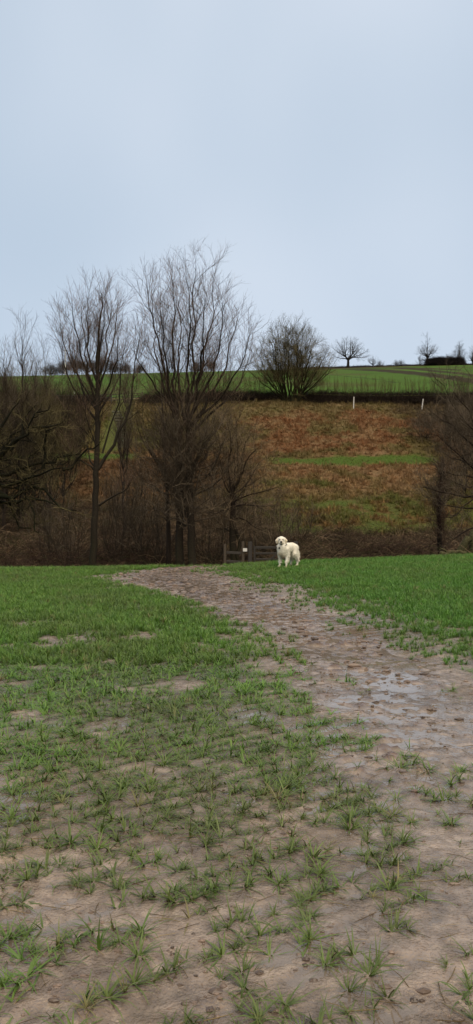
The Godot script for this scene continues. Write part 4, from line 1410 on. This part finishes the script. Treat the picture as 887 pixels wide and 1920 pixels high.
	mo.scale = Vector3(0.066, 0.034, 0.036)
	# dark collar, mostly sunk in the fur, with its tag showing at the throat
	var ring := PackedVector3Array()
	for k in 25:
		var a := TAU * k / 24.0
		ring.append(Vector3(sin(a) * 0.118, 0.615 - cos(a) * 0.055, 0.245 + cos(a) * 0.118))
	var cb := Buf.new()
	cb.tube(ring, taper(25, 0.012, 0.012), 6)
	part("collar", cb.mesh(), mats.nose, dog)
	var tg := part("collar_tag", ball, mats.nose, dog, Vector3(0.0, 0.545, front_of(body, 0.0, 0.545)))
	tg.scale = Vector3(0.05, 0.06, 0.03)

# ------------------------------------------------------------------ the scene
func _ready() -> void:
	rng.seed = 20240117
	# camera
	var cam := Camera3D.new()
	cam.name = "camera"
	add_child(cam)
	cam.position = Vector3(0, 1.6, 0)
	cam.fov = rad_to_deg(2.0 * atan(960.0 / 1450.0))
	cam.near = 0.05
	cam.far = 900.0
	# overcast sky
	var sm_ := ProceduralSkyMaterial.new()
	sm_.sky_top_color = Color(0.72, 0.79, 0.865)
	sm_.sky_horizon_color = Color(0.68, 0.775, 0.87)
	sm_.sky_curve = 0.25
	sm_.ground_bottom_color = Color(0.3, 0.32, 0.28)
	sm_.ground_horizon_color = Color(0.6, 0.66, 0.7)
	sm_.sky_energy_multiplier = 1.0
	sm_.use_debanding = false
	var cover := FastNoiseLite.new()
	cover.noise_type = FastNoiseLite.TYPE_SIMPLEX_SMOOTH
	cover.frequency = 0.004
	cover.fractal_octaves = 4
	var ct := NoiseTexture2D.new()
	ct.width = 1024
	ct.height = 512
	ct.seamless = true
	ct.noise = cover
	var cg := Gradient.new()
	cg.set_color(0, Color(0.9, 0.86, 0.84, 0.0))
	cg.set_color(1, Color(0.92, 0.86, 0.82, 0.3))
	cg.set_offset(0, 0.25)
	cg.set_offset(1, 0.85)
	ct.color_ramp = cg
	sm_.sky_cover = ct
	var sky := Sky.new()
	sky.sky_material = sm_
	var env := Environment.new()
	env.background_mode = Environment.BG_SKY
	env.sky = sky
	env.background_energy_multiplier = 0.56
	env.tonemap_mode = Environment.TONE_MAPPER_LINEAR
	env.tonemap_exposure = 1.68
	env.sdfgi_enabled = true
	env.ssao_enabled = true
	env.ssil_enabled = true
	var we := WorldEnvironment.new()
	we.name = "world_environment"
	we.environment = env
	add_child(we)
	# the sun behind thick cloud
	var sun := DirectionalLight3D.new()
	sun.name = "sun"
	sun.light_energy = 0.5
	sun.light_color = Color(1.0, 0.95, 0.87)
	sun.light_angular_distance = 60.0
	sun.shadow_enabled = true
	sun.rotation_degrees = Vector3(-58, 25, 0)
	add_child(sun)
	# noise fields
	for n in [nz_big, nz_mid, nz_fine, nz_edge]:
		n.noise_type = FastNoiseLite.TYPE_SIMPLEX_SMOOTH
	nz_big.seed = 3
	nz_big.frequency = 0.03
	nz_big.fractal_octaves = 3
	nz_mid.seed = 8
	nz_mid.frequency = 0.55
	nz_mid.fractal_octaves = 3
	nz_fine.seed = 5
	nz_fine.frequency = 2.6
	nz_fine.fractal_octaves = 2
	nz_edge.seed = 12
	nz_edge.frequency = 0.8
	nz_edge.fractal_octaves = 4
	nz_cell.seed = 4
	nz_cell.noise_type = FastNoiseLite.TYPE_CELLULAR
	nz_cell.cellular_return_type = FastNoiseLite.RETURN_DISTANCE2_DIV
	nz_cell.cellular_return_type = FastNoiseLite.RETURN_DISTANCE
	nz_cell.frequency = 5.0
	nz_cell.fractal_type = FastNoiseLite.FRACTAL_NONE
	make_materials()
	make_land()
	make_trees()
	make_hill_grass()
	make_undergrowth()
	make_hedges()
	make_furniture()
	make_wheat()
	make_dog()

func make_land() -> void:
	var t0 := Time.get_ticks_msec()
	var f := Buf.new()
	var slick := PackedInt32Array()
	field_patch(f, slick, -4.0, 4.0, 1.2, 6.0, 0.022)
	field_patch(f, slick, -7.0, 7.0, 6.0, 13.0, 0.04)
	field_patch(f, slick, -9.0, 9.0, 13.0, 26.0, 0.065)
	field_patch(f, slick, -17.0, -9.0, 13.0, 26.0, 0.25)
	field_patch(f, slick, 9.0, 17.0, 13.0, 26.0, 0.25)
	structure("field_ground", f.mesh(), mats.mud)
	f.i = slick
	structure("muddy_path", f.mesh(), mats.slick)
	# the rest of the field, sunk a little below the finely modelled part
	var around := func(x: float, d: float) -> Color: return mud_color(x, d, 0.0)
	structure("field_subsoil", grid(-60.0, 60.0, 120, span(-12.0, 26.0, 0.5), around, -0.06), mats.mud)
	# thin muddy water lying in the low places
	var w := Buf.new()
	for e in [[-3.6, 3.8, 1.4, 6.0, 0.04], [-4.0, 4.5, 6.0, 13.0, 0.05], [-4.5, 3.0, 13.0, 21.0, 0.08]]:
		var d: float = e[2]
		while d < e[3] - 0.001:
			var x: float = e[0]
			while x < e[1]:
				var s: float = e[4]
				var lv := water_level(x, d)
				if relief(x + s * 0.5, d + s * 0.5) < lv + 0.006:
					var q := w.v.size()
					for c in [[0, 0], [s, 0], [s, s], [0, s]]:
						w.v.append(Vector3(x + c[0], field_macro(x + c[0], d + c[1]) + water_level(x + c[0], d + c[1]), -(d + c[1])))
						w.n.append(Vector3.UP)
					w.i.append_array([q, q + 3, q + 1, q + 1, q + 3, q + 2])
				x += s
			d += e[4]
	structure("puddle_water", w.mesh(), mats.water)
	# the bank and the hill
	structure("hillside", grid(-90.0, 90.0, 360, span(26.0, 97.0, 0.5), hill_color), mats.soil)
	# ploughed strips across the upper field
	for s in [[[[640, 693.5], [700, 696], [784, 704], [864, 715], [900, 722]], [[640, 692.5], [700, 692], [784, 697], [864, 706], [900, 712]]], [[[720, 690], [784, 694], [864, 703], [900, 709]], [[720, 689.3], [784, 691.5], [864, 698.5], [900, 703]]], [[[560, 696], [640, 691.5], [700, 691], [760, 690.4], [864, 695]], [[560, 694.6], [640, 690], [700, 689.4], [760, 689], [864, 693]]], [[[600, 702], [700, 711], [740, 718], [770, 724]], [[600, 701.3], [700, 710], [740, 717], [770, 723]]]]:
		var edge := PackedVector2Array()
		for p in s[0]:
			var h := on_land(p[0], p[1], 100.0)
			edge.append(Vector2(h.x, -h.z))
		s[1].reverse()
		for p in s[1]:
			var h := on_land(p[0], p[1], 100.0)
			edge.append(Vector2(h.x, -h.z))
		strips.append([edge, Color(0.06, 0.042, 0.03)])
	strips[3][1] = Color(0.06, 0.09, 0.03)
	structure("upper_field", grid(-150.0, 150.0, 300, span(97.0, 300.0, 1.2), upper_color), mats.soil)
	print("land ", Time.get_ticks_msec() - t0)
